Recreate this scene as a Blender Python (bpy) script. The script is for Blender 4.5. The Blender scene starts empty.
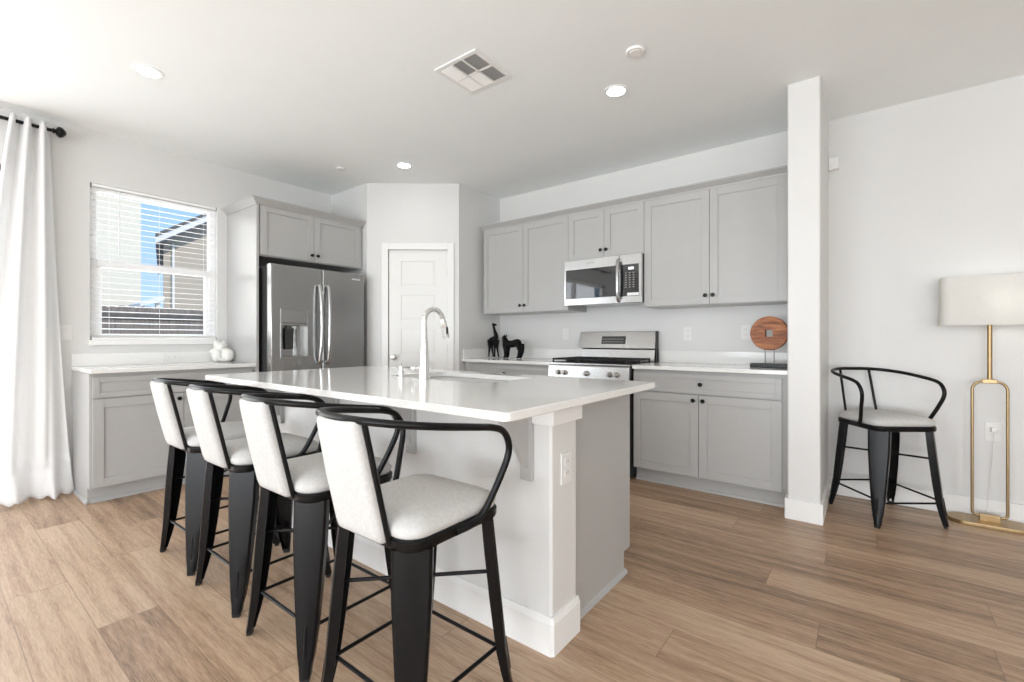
import bpy, bmesh, math, random
from mathutils import Vector, Matrix, noise as mnoise

sc = bpy.context.scene
COL = sc.collection
PI = math.pi
R_ = math.radians
random.seed(4)

# ------------------------------------------------------------------ camera
cam_d = bpy.data.cameras.new('camera')
cam_d.sensor_width = 36.0
cam_d.lens = 460.0 / 1024.0 * 36.0
cam_d.shift_y = -2.2 / 1024.0
cam_d.clip_start = 0.05
cam = bpy.data.objects.new('camera', cam_d)
COL.objects.link(cam)
cam.location = (0, 0, 1.12)
cam.rotation_euler = (R_(90), 0, R_(37.6))
sc.camera = cam

# ------------------------------------------------------------------ world, sun, daylight, exposure
world = bpy.data.worlds.new('world')
sc.world = world
world.use_nodes = True
wn = world.node_tree
wn.nodes.clear()
w_out = wn.nodes.new('ShaderNodeOutputWorld')
w_bg = wn.nodes.new('ShaderNodeBackground')
w_tc = wn.nodes.new('ShaderNodeTexCoord')
w_sep = wn.nodes.new('ShaderNodeSeparateXYZ')
w_rmp = wn.nodes.new('ShaderNodeValToRGB')
w_rmp.color_ramp.elements[0].position = 0.0
w_rmp.color_ramp.elements[0].color = (0.52, 0.74, 0.98, 1)
w_rmp.color_ramp.elements[1].position = 0.5
w_rmp.color_ramp.elements[1].color = (0.20, 0.47, 0.93, 1)
wn.links.new(w_tc.outputs['Generated'], w_sep.inputs[0])
wn.links.new(w_sep.outputs['Z'], w_rmp.inputs[0])
wn.links.new(w_rmp.outputs[0], w_bg.inputs[0])
w_bg.inputs[1].default_value = 1.3
wn.links.new(w_bg.outputs[0], w_out.inputs[0])

sun_d = bpy.data.lights.new('sun', 'SUN')
sun_d.energy = 3.6
sun_d.angle = R_(1.0)
sun_d.color = (1.0, 0.95, 0.86)
sun = bpy.data.objects.new('sun', sun_d)
COL.objects.link(sun)
sun.rotation_euler = Vector((-0.78, -0.15, -0.62)).to_track_quat('-Z', 'Y').to_euler()


def daylight(name, loc, direction, sx, sy, watts, color=(1, 1, 1)):
    d = bpy.data.lights.new(name, 'AREA')
    d.shape = 'RECTANGLE'
    d.size, d.size_y = sx, sy
    d.energy = watts
    d.color = color
    o = bpy.data.objects.new(name, d)
    COL.objects.link(o)
    o.location = loc
    o.rotation_euler = Vector(direction).to_track_quat('-Z', 'Y').to_euler()
    return o


# daylight standing in the openings of the patio door (left) and the living-room windows (behind)
daylight('daylight_patio_door', (-4.86, -0.90, 1.16), (1, 0, 0.05), 2.5, 2.25, 84, (1.0, 0.992, 0.972))
daylight('daylight_kitchen_window', (-4.97, 1.25, 1.72), (1, 0, 0.0), 0.8, 1.15, 10, (1.0, 0.992, 0.972))
daylight('daylight_rear_windows', (-0.2, -4.76, 1.26), (0, 1, 0.0), 5.6, 2.4, 145, (1.0, 0.992, 0.972))
daylight('added_side_light', (3.80, -2.2, 1.40), (-1, 0, 0.0), 2.6, 2.0, 110, (1.0, 0.992, 0.972))  # fill for the left wall, through the added side window
# added fill lamps angled up to brighten the ceiling, in place of unseen paving bounce
daylight('ceiling_fill_rear', (-0.2, -4.80, 0.75), (0, 1, 0.6), 5.6, 0.9, 240, (0.92, 0.965, 1.0))
daylight('ceiling_fill_door', (-4.95, -0.90, 0.55), (1, 0, 0.8), 2.5, 0.9, 16, (0.92, 0.965, 1.0))

sc.view_settings.view_transform = 'Standard'
sc.view_settings.look = 'None'
sc.view_settings.gamma = 1.0
sc.view_settings.use_curve_mapping = False
sc.view_settings.exposure = -0.20
sc.cycles.max_bounces = 14
sc.cycles.diffuse_bounces = 8
sc.cycles.glossy_bounces = 6
sc.cycles.transparent_max_bounces = 16
sc.cycles.sample_clamp_indirect = 8.0


# ------------------------------------------------------------------ materials
def base_mat(name, col, rough=0.5, metal=0.0, spec=0.5):
    m = bpy.data.materials.new(name)
    m.use_nodes = True
    n = m.node_tree
    b = n.nodes['Principled BSDF']
    b.inputs['Base Color'].default_value = (*col, 1)
    b.inputs['Roughness'].default_value = rough
    b.inputs['Metallic'].default_value = metal
    b.inputs['Specular IOR Level'].default_value = spec
    return m, n, b


def tex_mat(name, col, rough=0.5, metal=0.0, spec=0.5, var=0.03, scale=30.0, bump=0.0, bscale=None, stretch=(1, 1, 1), bdist=0.002):
    """principled material with a little procedural colour variation and bump"""
    m, n, b = base_mat(name, col, rough, metal, spec)
    tc = n.nodes.new('ShaderNodeTexCoord')
    mp = n.nodes.new('ShaderNodeMapping')
    mp.inputs['Scale'].default_value = stretch
    n.links.new(tc.outputs['Object'], mp.inputs[0])
    nz = n.nodes.new('ShaderNodeTexNoise')
    nz.inputs['Scale'].default_value = scale
    nz.inputs['Detail'].default_value = 3
    n.links.new(mp.outputs[0], nz.inputs['Vector'])
    rp = n.nodes.new('ShaderNodeValToRGB')
    rp.color_ramp.elements[0].position = 0.3
    rp.color_ramp.elements[1].position = 0.7
    rp.color_ramp.elements[0].color = (*[max(0, c * (1 - var)) for c in col], 1)
    rp.color_ramp.elements[1].color = (*[min(1, c * (1 + var)) for c in col], 1)
    n.links.new(nz.outputs[0], rp.inputs[0])
    n.links.new(rp.outputs[0], b.inputs['Base Color'])
    if bump:
        nb = n.nodes.new('ShaderNodeTexNoise')
        nb.inputs['Scale'].default_value = bscale or scale
        nb.inputs['Detail'].default_value = 2
        n.links.new(mp.outputs[0], nb.inputs['Vector'])
        bp = n.nodes.new('ShaderNodeBump')
        bp.inputs['Strength'].default_value = bump
        bp.inputs['Distance'].default_value = bdist
        n.links.new(nb.outputs[0], bp.inputs['Height'])
        n.links.new(bp.outputs[0], b.inputs['Normal'])
    return m


M = {}
M['wall'] = tex_mat('wall_paint', (0.685, 0.685, 0.675), 0.42, var=0.008, scale=3, bump=0.25, bscale=75)
M['ceiling'] = tex_mat('ceiling_paint', (0.885, 0.915, 0.918), 0.8, var=0.008, scale=3, bump=0.25, bscale=60)
M['trim'] = tex_mat('trim_paint', (0.82, 0.82, 0.81), 0.35, var=0.006, scale=4)
M['door'] = tex_mat('door_paint', (0.80, 0.80, 0.78), 0.38, var=0.006, scale=4)
M['cabinet'] = tex_mat('cabinet_paint', (0.43, 0.428, 0.420), 0.30, var=0.012, scale=6)
M['quartz'] = tex_mat('white_quartz', (0.80, 0.80, 0.785), 0.09, var=0.02, scale=160)
M['vinyl'] = tex_mat('white_vinyl', (0.90, 0.90, 0.90), 0.35, var=0.005, scale=5)
M['slat'] = tex_mat('blind_slat', (0.90, 0.90, 0.89), 0.45, var=0.01, scale=8)
M['black_metal'] = tex_mat('black_powder_coat', (0.005, 0.005, 0.0055), 0.30, 0.0, 0.22, var=0.2, scale=60, bump=0.04, bscale=300)
M['black'] = tex_mat('black_knob', (0.005, 0.005, 0.005), 0.35, 0.0, 0.35, var=0.1, scale=50)
M['figurine'] = tex_mat('black_painted_wood', (0.004, 0.004, 0.004), 0.6, 0.0, 0.2, var=0.2, scale=60)
M['rubber'] = tex_mat('black_rubber', (0.012, 0.012, 0.012), 0.8, var=0.1, scale=80)
M['dark_gap'] = tex_mat('dark_steel', (0.035, 0.035, 0.035), 0.5, var=0.1, scale=20)
M['iron'] = tex_mat('cast_iron', (0.008, 0.008, 0.0085), 0.55, 0.0, 0.4, var=0.2, scale=120, bump=0.2, bscale=300)
M['chrome'] = tex_mat('polished_chrome', (0.82, 0.82, 0.82), 0.10, metal=1.0, var=0.01, scale=20)
M['nickel'] = tex_mat('satin_nickel', (0.42, 0.41, 0.39), 0.28, metal=1.0, var=0.02, scale=40)
M['steel'] = tex_mat('brushed_steel', (0.43, 0.43, 0.425), 0.26, metal=1.0, var=0.04, scale=30, stretch=(1, 1, 12))
M['steel_h'] = tex_mat('brushed_steel_bright', (0.50, 0.50, 0.497), 0.24, metal=1.0, var=0.04, scale=30, stretch=(1, 1, 14))
M['sink_steel'] = tex_mat('sink_steel', (0.66, 0.66, 0.66), 0.28, metal=1.0, var=0.03, scale=40)
M['black_glass'] = tex_mat('black_glass', (0.008, 0.009, 0.011), 0.03, 0.0, 1.0, var=0.05, scale=10)
M['mark'] = tex_mat('printed_marks', (0.55, 0.56, 0.56), 0.5, var=0.05, scale=80)
M['brass'] = tex_mat('satin_brass', (0.40, 0.285, 0.155), 0.38, metal=1.0, var=0.03, scale=40)
M['fabric'] = tex_mat('pale_boucle_fabric', (0.56, 0.556, 0.545), 0.95, spec=0.2, var=0.06, scale=90, bump=0.45, bscale=420, bdist=0.0015)
M['plastic'] = tex_mat('white_plastic', (0.82, 0.82, 0.81), 0.35, var=0.005, scale=10)
M['plate'] = tex_mat('wall_plate_plastic', (0.76, 0.76, 0.75), 0.35, var=0.005, scale=10)
M['duct'] = tex_mat('duct_lining', (0.34, 0.34, 0.34), 0.8, var=0.05, scale=20)
M['slot'] = tex_mat('outlet_slot', (0.10, 0.10, 0.10), 0.6, var=0.05, scale=40)
M['ceramic'] = tex_mat('white_ceramic', (0.80, 0.80, 0.76), 0.5, var=0.06, scale=60, bump=0.6, bscale=90, bdist=0.004)
M['cream'] = tex_mat('cream_stucco', (0.76, 0.70, 0.58), 0.9, var=0.03, scale=8, bump=0.2, bscale=60)
M['beige'] = tex_mat('beige_stucco', (0.50, 0.44, 0.37), 0.9, var=0.03, scale=8, bump=0.2, bscale=60)
M['fascia'] = tex_mat('white_fascia', (0.80, 0.80, 0.80), 0.6, var=0.02, scale=6)
M['soffit'] = tex_mat('grey_soffit', (0.30, 0.31, 0.34), 0.8, var=0.04, scale=6)
M['shingle'] = tex_mat('roof_shingle', (0.14, 0.13, 0.13), 0.9, var=0.25, scale=25)
M['earth'] = tex_mat('yard_gravel', (0.42, 0.38, 0.33), 0.95, var=0.12, scale=5, bump=0.3, bscale=40)


def weave_fabric(name, col, trans):
    m = bpy.data.materials.new(name)
    m.use_nodes = True
    n = m.node_tree
    n.nodes.clear()
    out = n.nodes.new('ShaderNodeOutputMaterial')
    df = n.nodes.new('ShaderNodeBsdfDiffuse')
    tr = n.nodes.new('ShaderNodeBsdfTranslucent')
    mx = n.nodes.new('ShaderNodeMixShader')
    mx.inputs[0].default_value = trans
    tc = n.nodes.new('ShaderNodeTexCoord')
    nz = n.nodes.new('ShaderNodeTexNoise')
    nz.inputs['Scale'].default_value = 180
    mp = n.nodes.new('ShaderNodeMapping')
    mp.inputs['Scale'].default_value = (1, 1, 0.15)
    n.links.new(tc.outputs['Object'], mp.inputs[0])
    n.links.new(mp.outputs[0], nz.inputs['Vector'])
    rp = n.nodes.new('ShaderNodeValToRGB')
    rp.color_ramp.elements[0].color = (*[c * 0.95 for c in col], 1)
    rp.color_ramp.elements[1].color = (*[min(1, c * 1.03) for c in col], 1)
    n.links.new(nz.outputs[0], rp.inputs[0])
    bp = n.nodes.new('ShaderNodeBump')
    bp.inputs['Strength'].default_value = 0.2
    bp.inputs['Distance'].default_value = 0.001
    n.links.new(nz.outputs[0], bp.inputs['Height'])
    for s in (df, tr):
        n.links.new(rp.outputs[0], s.inputs['Color'])
        n.links.new(bp.outputs[0], s.inputs['Normal'])
    n.links.new(df.outputs[0], mx.inputs[1])
    n.links.new(tr.outputs[0], mx.inputs[2])
    n.links.new(mx.outputs[0], out.inputs[0])
    return m


M['linen'] = weave_fabric('white_linen', (0.90, 0.90, 0.90), 0.30)
M['shade'] = weave_fabric('lamp_shade_linen', (0.86, 0.855, 0.83), 0.35)


def pane_mat():
    m = bpy.data.materials.new('window_glass')
    m.use_nodes = True
    n = m.node_tree
    n.nodes.clear()
    out = n.nodes.new('ShaderNodeOutputMaterial')
    tr = n.nodes.new('ShaderNodeBsdfTransparent')
    gl = n.nodes.new('ShaderNodeBsdfGlossy')
    gl.inputs['Roughness'].default_value = 0.02
    fr = n.nodes.new('ShaderNodeFresnel')
    fr.inputs['IOR'].default_value = 1.35
    mx = n.nodes.new('ShaderNodeMixShader')
    geo = n.nodes.new('ShaderNodeNewGeometry')      # reflect on the outer faces only: the pane does not bend the ray, so no inner total reflection
    inv = n.nodes.new('ShaderNodeMath'); inv.operation = 'SUBTRACT'; inv.inputs[0].default_value = 1.0
    mul = n.nodes.new('ShaderNodeMath'); mul.operation = 'MULTIPLY'
    n.links.new(geo.outputs['Backfacing'], inv.inputs[1])
    n.links.new(inv.outputs[0], mul.inputs[0])
    n.links.new(fr.outputs[0], mul.inputs[1])
    n.links.new(mul.outputs[0], mx.inputs[0])
    n.links.new(tr.outputs[0], mx.inputs[1])
    n.links.new(gl.outputs[0], mx.inputs[2])
    n.links.new(mx.outputs[0], out.inputs[0])
    return m


M['glass'] = pane_mat()


def emit_mat(name, col, strength):
    m = bpy.data.materials.new(name)
    m.use_nodes = True
    b = m.node_tree.nodes['Principled BSDF']
    b.inputs['Base Color'].default_value = (0.8, 0.8, 0.8, 1)
    b.inputs['Emission Color'].default_value = (*col, 1)
    b.inputs['Emission Strength'].default_value = strength
    return m


M['lamp_glow'] = emit_mat('downlight_glow', (1.0, 0.98, 0.94), 24.0)
M['led'] = emit_mat('display_digits', (0.8, 0.9, 1.0), 1.2)


def floor_mat():
    """wood-look planks running along x: random tone per plank plus stretched grain"""
    m, n, b = base_mat('wood_plank_floor', (0.4, 0.3, 0.2), 0.38)
    L = n.links.new

    def math_(op, a, bb=None):
        k = n.nodes.new('ShaderNodeMath')
        k.operation = op
        for i, v in enumerate((a, bb)):
            if v is None:
                continue
            if isinstance(v, (int, float)):
                k.inputs[i].default_value = v
            else:
                L(v, k.inputs[i])
        return k.outputs[0]
    tc = n.nodes.new('ShaderNodeTexCoord')
    sp = n.nodes.new('ShaderNodeSeparateXYZ')
    L(tc.outputs['Object'], sp.inputs[0])
    PW, PL = 0.194, 1.50
    yy = math_('DIVIDE', math_('SUBTRACT', sp.outputs[1], 0.042), PW)
    row = math_('FLOOR', yy)
    # where the plank ends fall, row by row (as laid)
    ends = {10: -0.145, 12: -0.365, 14: -0.164, 16: 0.047, 13: 0.403, 8: -0.587, 15: -0.63, 2: -2.35, 3: -3.06, 1: -2.92}
    rnd = random.Random(11)
    stag = n.nodes.new('ShaderNodeValToRGB')
    stag.color_ramp.interpolation = 'CONSTANT'
    for i in range(32):
        r_ = i - 14
        e_x = ends.get(r_, rnd.uniform(0, PL))
        v_ = (-e_x / PL) % 1.0
        el = stag.color_ramp.elements[0] if i == 0 else (stag.color_ramp.elements[1] if i == 1 else stag.color_ramp.elements.new(i / 32))
        el.position = i / 32
        el.color = (v_, v_, v_, 1)
    L(math_('DIVIDE', math_('ADD', row, 14.5), 32.0), stag.inputs[0])
    xx = math_('ADD', math_('DIVIDE', sp.outputs[0], PL), stag.outputs[0])
    colm = math_('FLOOR', xx)
    cv = n.nodes.new('ShaderNodeCombineXYZ')
    L(math_('ADD', row, 17.0), cv.inputs[0])
    L(colm, cv.inputs[1])
    wn2 = n.nodes.new('ShaderNodeTexWhiteNoise')
    wn2.noise_dimensions = '3D'
    L(cv.outputs[0], wn2.inputs['Vector'])
    # grain coordinates, shifted per plank
    gv = n.nodes.new('ShaderNodeCombineXYZ')
    L(math_('MULTIPLY', sp.outputs[0], 0.9), gv.inputs[0])
    L(math_('MULTIPLY', sp.outputs[1], 15.0), gv.inputs[1])
    L(math_('MULTIPLY', wn2.outputs['Value'], 40.0), gv.inputs[2])
    g1 = n.nodes.new('ShaderNodeTexNoise')
    g1.inputs['Scale'].default_value = 1.6
    g1.inputs['Detail'].default_value = 5
    g1.inputs['Roughness'].default_value = 0.6
    g1.inputs['Distortion'].default_value = 0.35
    L(gv.outputs[0], g1.inputs['Vector'])
    g2 = n.nodes.new('ShaderNodeTexNoise')
    g2.inputs['Scale'].default_value = 1.5
    g2.inputs['Detail'].default_value = 6
    g2.inputs['Roughness'].default_value = 0.72
    gw = n.nodes.new('ShaderNodeCombineXYZ')
    L(math_('MULTIPLY', sp.outputs[0], 9.0), gw.inputs[0])
    L(math_('MULTIPLY', sp.outputs[1], 120.0), gw.inputs[1])
    L(math_('MULTIPLY', wn2.outputs['Value'], 70.0), gw.inputs[2])
    L(gw.outputs[0], g2.inputs['Vector'])
    val = math_('ADD', math_('ADD', math_('MULTIPLY', g1.outputs[0], 0.52), math_('MULTIPLY', g2.outputs[0], 0.56)),
                math_('MULTIPLY', math_('SUBTRACT', wn2.outputs['Value'], 0.45), 0.17))
    rp = n.nodes.new('ShaderNodeValToRGB')
    e = rp.color_ramp.elements
    e[0].position, e[0].color = 0.34, (0.150, 0.093, 0.057, 1)
    e[1].position, e[1].color = 0.70, (0.575, 0.420, 0.292, 1)
    k = e.new(0.52)
    k.color = (0.400, 0.264, 0.170, 1)
    L(val, rp.inputs[0])
    # seams
    fy = math_('FRACT', yy)
    fx = math_('FRACT', xx)
    sy = math_('LESS_THAN', math_('MINIMUM', fy, math_('SUBTRACT', 1.0, fy)), 0.008)
    sx = math_('LESS_THAN', math_('MINIMUM', fx, math_('SUBTRACT', 1.0, fx)), 0.0012)
    seam = math_('MAXIMUM', sy, sx)
    mx = n.nodes.new('ShaderNodeMix')
    mx.data_type = 'RGBA'
    L(math_('MULTIPLY', seam, 0.45), mx.inputs[0])
    L(rp.outputs[0], mx.inputs[6])
    mx.inputs[7].default_value = (0.10, 0.065, 0.04, 1)
    L(mx.outputs[2], b.inputs['Base Color'])
    L(math_('ADD', 0.33, math_('MULTIPLY', g2.outputs[0], 0.14)), b.inputs['Roughness'])
    bp = n.nodes.new('ShaderNodeBump')
    bp.inputs['Strength'].default_value = 0.12
    bp.inputs['Distance'].default_value = 0.001
    L(math_('SUBTRACT', g2.outputs[0], math_('MULTIPLY', seam, 2.0)), bp.inputs['Height'])
    L(bp.outputs[0], b.inputs['Normal'])
    return m


M['floor'] = floor_mat()


def wood_disc_mat():
    m, n, b = base_mat('reddish_wood', (0.3, 0.12, 0.05), 0.55)
    tc = n.nodes.new('ShaderNodeTexCoord')
    mp = n.nodes.new('ShaderNodeMapping')
    mp.inputs['Scale'].default_value = (2.0, 8, 14)
    n.links.new(tc.outputs['Object'], mp.inputs[0])
    nz = n.nodes.new('ShaderNodeTexNoise')
    nz.inputs['Scale'].default_value = 3
    nz.inputs['Detail'].default_value = 6
    nz.inputs['Distortion'].default_value = 0.8
    n.links.new(mp.outputs[0], nz.inputs['Vector'])
    rp = n.nodes.new('ShaderNodeValToRGB')
    e = rp.color_ramp.elements
    e[0].position, e[0].color = 0.32, (0.17, 0.052, 0.020, 1)
    e[1].position, e[1].color = 0.72, (0.56, 0.215, 0.085, 1)
    n.links.new(nz.outputs[0], rp.inputs[0])
    n.links.new(rp.outputs[0], b.inputs['Base Color'])
    bp = n.nodes.new('ShaderNodeBump')
    bp.inputs['Strength'].default_value = 0.3
    bp.inputs['Distance'].default_value = 0.002
    n.links.new(nz.outputs[0], bp.inputs['Height'])
    n.links.new(bp.outputs[0], b.inputs['Normal'])
    return m


M['wood_disc'] = wood_disc_mat()
M['fence_rail'] = tex_mat('dark_rail', (0.11, 0.10, 0.09), 0.9, var=0.2, scale=7)  # darker than the pickets, a dark band along the fence
M['fence'] = tex_mat('weathered_cedar', (0.21, 0.18, 0.155), 0.9, var=0.28, scale=7, stretch=(1, 5, 0.5))


# ------------------------------------------------------------------ geometry helpers
def new():
    return bmesh.new()


def box(bm, x0, x1, y0, y1, z0, z1, bev=0.0, seg=2):
    x0, x1 = min(x0, x1), max(x0, x1)
    y0, y1 = min(y0, y1), max(y0, y1)
    z0, z1 = min(z0, z1), max(z0, z1)
    vs = [bm.verts.new(p) for p in ((x0, y0, z0), (x1, y0, z0), (x1, y1, z0), (x0, y1, z0), (x0, y0, z1), (x1, y0, z1), (x1, y1, z1), (x0, y1, z1))]
    fs = [bm.faces.new([vs[i] for i in f]) for f in ((3, 2, 1, 0), (4, 5, 6, 7), (0, 1, 5, 4), (1, 2, 6, 5), (2, 3, 7, 6), (3, 0, 4, 7))]
    if bev:
        es = list({e for f in fs for e in f.edges})
        bmesh.ops.bevel(bm, geom=es, offset=bev, segments=seg, affect='EDGES', profile=0.5)
    return vs


def prism(bm, pts, axis, a0, a1, bev=0.0):
    """extrude a 2-D polygon along an axis. pts are (u, v): x -> (y, z), y -> (x, z), z -> (x, y)"""
    def P(u, v, a):
        return {'x': (a, u, v), 'y': (u, a, v), 'z': (u, v, a)}[axis]
    A = [bm.verts.new(P(u, v, a0)) for u, v in pts]
    B = [bm.verts.new(P(u, v, a1)) for u, v in pts]
    fs = [bm.faces.new(A), bm.faces.new(B[::-1])]
    n = len(pts)
    for i in range(n):
        fs.append(bm.faces.new((A[i], B[i], B[(i + 1) % n], A[(i + 1) % n])))
    bmesh.ops.recalc_face_normals(bm, faces=fs)
    if bev:
        es = list({e for f in fs[:2] for e in f.edges})
        bmesh.ops.bevel(bm, geom=es, offset=bev, segments=2, affect='EDGES', profile=0.5)


def rrect(x0, x1, y0, y1, r, n=5):
    out = []
    for cx, cy, a in ((x1 - r, y0 + r, -90), (x1 - r, y1 - r, 0), (x0 + r, y1 - r, 90), (x0 + r, y0 + r, 180)):
        for i in range(n + 1):
            t = R_(a + 90 * i / n)
            out.append((cx + r * math.cos(t), cy + r * math.sin(t)))
    return out


def catmull(pts, sub=8, closed=False):
    P = [Vector(p) for p in pts]
    n = len(P)
    out = []
    for i in range(n if closed else n - 1):
        if closed:
            p0, p1, p2, p3 = P[(i - 1) % n], P[i], P[(i + 1) % n], P[(i + 2) % n]
        else:
            p1, p2 = P[i], P[i + 1]
            p0 = P[i - 1] if i else p1 * 2 - p2
            p3 = P[i + 2] if i + 2 < n else p2 * 2 - p1
        for k in range(sub):
            t = k / sub
            out.append(0.5 * ((2 * p1) + (p2 - p0) * t + (2 * p0 - 5 * p1 + 4 * p2 - p3) * t * t + (3 * p1 - p0 - 3 * p2 + p3) * t ** 3))
    if not closed:
        out.append(P[-1])
    return out


def tube(bm, pts, r, n=10, closed=False, flat=1.0):
    P = [Vector(p) for p in pts]
    N = len(P)
    rs = r if isinstance(r, (list, tuple)) else [r] * N
    T = []
    for i in range(N):
        if closed:
            t = P[(i + 1) % N] - P[i - 1]
        else:
            t = P[min(i + 1, N - 1)] - P[max(i - 1, 0)]
        T.append(t.normalized())
    ref = Vector((0, 0, 1)) if abs(T[0].z) < 0.9 else Vector((1, 0, 0))
    u = T[0].cross(ref).normalized()
    rings = []
    for i in range(N):
        if i:
            q = T[i - 1].rotation_difference(T[i])
            u = q @ u
            u = (u - T[i] * u.dot(T[i])).normalized()
        v = T[i].cross(u)
        rings.append([bm.verts.new(P[i] + (u * math.cos(2 * PI * k / n) + v * flat * math.sin(2 * PI * k / n)) * rs[i]) for k in range(n)])
    for i in range(N if closed else N - 1):
        A, B = rings[i], rings[(i + 1) % N]
        for k in range(n):
            bm.faces.new((A[k], A[(k + 1) % n], B[(k + 1) % n], B[k]))
    if not closed:
        bm.faces.new(rings[0][::-1])
        bm.faces.new(rings[-1])


def lathe(bm, prof, org=(0, 0, 0), axis='z', n=24):
    """prof: list of (radius, height) along the axis"""
    o = Vector(org)

    def P(r, hh, a):
        c, s = r * math.cos(a), r * math.sin(a)
        return o + Vector({'z': (c, s, hh), 'x': (hh, c, s), 'y': (s, hh, c)}[axis])
    rings = []
    for r, hh in prof:
        if r < 1e-6:
            rings.append([bm.verts.new(P(0, hh, 0))])
        else:
            rings.append([bm.verts.new(P(r, hh, 2 * PI * k / n)) for k in range(n)])
    for A, B in zip(rings, rings[1:]):
        for k in range(n):
            k2 = (k + 1) % n
            if len(A) == 1 and len(B) == 1:
                continue
            if len(A) == 1:
                bm.faces.new((A[0], B[k2], B[k]))
            elif len(B) == 1:
                bm.faces.new((A[k], A[k2], B[0]))
            else:
                bm.faces.new((A[k], A[k2], B[k2], B[k]))
    if len(rings[0]) > 1:
        bm.faces.new(rings[0][::-1])
    if len(rings[-1]) > 1:
        bm.faces.new(rings[-1])


def ball(bm, c, rx, ry=None, rz=None, u=20, v=12):
    ry = ry or rx
    rz = rz or rx
    bmesh.ops.create_uvsphere(bm, u_segments=u, v_segments=v, radius=1,
                              matrix=Matrix.Translation(c) @ Matrix.Diagonal((rx, ry, rz, 1)))


def loft(bm, rings, cap=True):
    R = [[bm.verts.new(p) for p in ring] for ring in rings]
    n = len(R[0])
    for A, B in zip(R, R[1:]):
        for k in range(n):
            bm.faces.new((A[k], A[(k + 1) % n], B[(k + 1) % n], B[k]))
    if cap:
        bm.faces.new(R[0][::-1])
        bm.faces.new(R[-1])


def obj(name, bm, m, parent=None, smooth=True, angle=38, rotmat=None):
    bmesh.ops.recalc_face_normals(bm, faces=bm.faces)
    if rotmat is not None:
        bm.transform(rotmat)
    me = bpy.data.meshes.new(name)
    bm.to_mesh(me)
    bm.free()
    me.materials.append(M[m] if isinstance(m, str) else m)
    if smooth:
        me.shade_smooth()
        me.set_sharp_from_angle(angle=R_(angle))
    o = bpy.data.objects.new(name, me)
    COL.objects.link(o)
    if smooth and angle <= 50:
        wnm = o.modifiers.new('normals', 'WEIGHTED_NORMAL')
        wnm.keep_sharp = True
        wnm.weight = 100
    if parent is not None:
        o.parent = parent
    return o


def tag(o, label, cat, group=None):
    o['label'] = label
    o['category'] = cat
    if group:
        o['group'] = group
    return o


def thing(name, label, cat, loc=(0, 0, 0), rot=0.0, group=None):
    o = bpy.data.objects.new(name, None)
    o.empty_display_size = 0.1
    COL.objects.link(o)
    o.location = loc
    o.rotation_euler = (0, 0, rot)
    return tag(o, label, cat, group)


def struct(name, bm, m, parent=None, smooth=True):
    o = obj(name, bm, m, parent, smooth)
    if parent is None:
        o['kind'] = 'structure'
    return o


def dup(root, loc, rot, label, group=None):
    r = root.copy()
    COL.objects.link(r)
    r.location = loc
    r.rotation_euler = (0, 0, rot)
    r['label'] = label
    if group:
        r['group'] = group
    for ch in list(root.children):
        c = ch.copy()
        COL.objects.link(c)
        c.parent = r
        for g in list(ch.children):
            d = g.copy()
            COL.objects.link(d)
            d.parent = c
    return r


# ------------------------------------------------------------------ the room
XL, YB, ZC = -4.69, 4.06, 2.705        # left wall, back wall, ceiling
XR, YR = 3.6, -4.5                     # right wall and rear wall (behind the camera)
T = 0.14
WY0, WY1, WZ0, WZ1 = 0.815, 1.685, 1.10, 2.315     # kitchen window opening
DY0, DY1, DZ1 = -2.22, 0.40, 2.32                  # patio door opening
CX = -3.299                                        # pantry stub wall plane
PL0, PL1 = (-4.03, 2.812), (-3.299, 3.395)         # diagonal pantry wall ends

bm = new(); box(bm, XL - T, XR + T, YR - T, YB + T, -0.12, 0.0); struct('floor', bm, 'floor', smooth=False)
bm = new(); box(bm, XL - T, XR + T, YR - T, YB + T, ZC, ZC + 0.12); struct('ceiling', bm, 'ceiling', smooth=False)
bm = new()
for y0, y1, z0, z1 in ((YR, DY0, 0, ZC), (DY0, DY1, DZ1, ZC), (DY1, WY0, 0, ZC), (WY0, WY1, 0, WZ0), (WY0, WY1, WZ1, ZC), (WY1, YB, 0, ZC)):
    box(bm, XL - T, XL, y0, y1, z0, z1)
struct('wall_left', bm, 'wall', smooth=False)
bm = new(); box(bm, XL - T, XR + T, YB, YB + T, 0, ZC); struct('wall_back', bm, 'wall', smooth=False)
SW0, SW1, SZ0, SZ1 = -3.55, -0.85, 0.40, 2.42  # opening for the added side window
bm = new()
for y0, y1, z0, z1 in ((YR, SW0, 0, ZC), (SW1, YB, 0, ZC), (SW0, SW1, 0, SZ0), (SW0, SW1, SZ1, ZC)):
    box(bm, XR, XR + T, y0, y1, z0, z1)
struct('wall_right', bm, 'wall', smooth=False)
RW0, RW1, RZ0, RZ1 = -3.0, 2.6, 0.04, 2.5
bm = new()
for x0, x1, z0, z1 in ((XL, RW0, 0, ZC), (RW1, XR, 0, ZC), (RW0, RW1, 0, RZ0), (RW0, RW1, RZ1, ZC)):
    box(bm, x0, x1, YR - T, YR, z0, z1)
struct('wall_rear', bm, 'wall', smooth=False)
# partition (the post that ends the kitchen run)
PX0, PX1, PY0 = -0.392, -0.218, 3.33
bm = new(); prism(bm, rrect(PX0, PX1, PY0, YB + 0.02, 0.012, 3), 'z', 0, ZC); struct('wall_partition', bm, 'wall')
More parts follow.
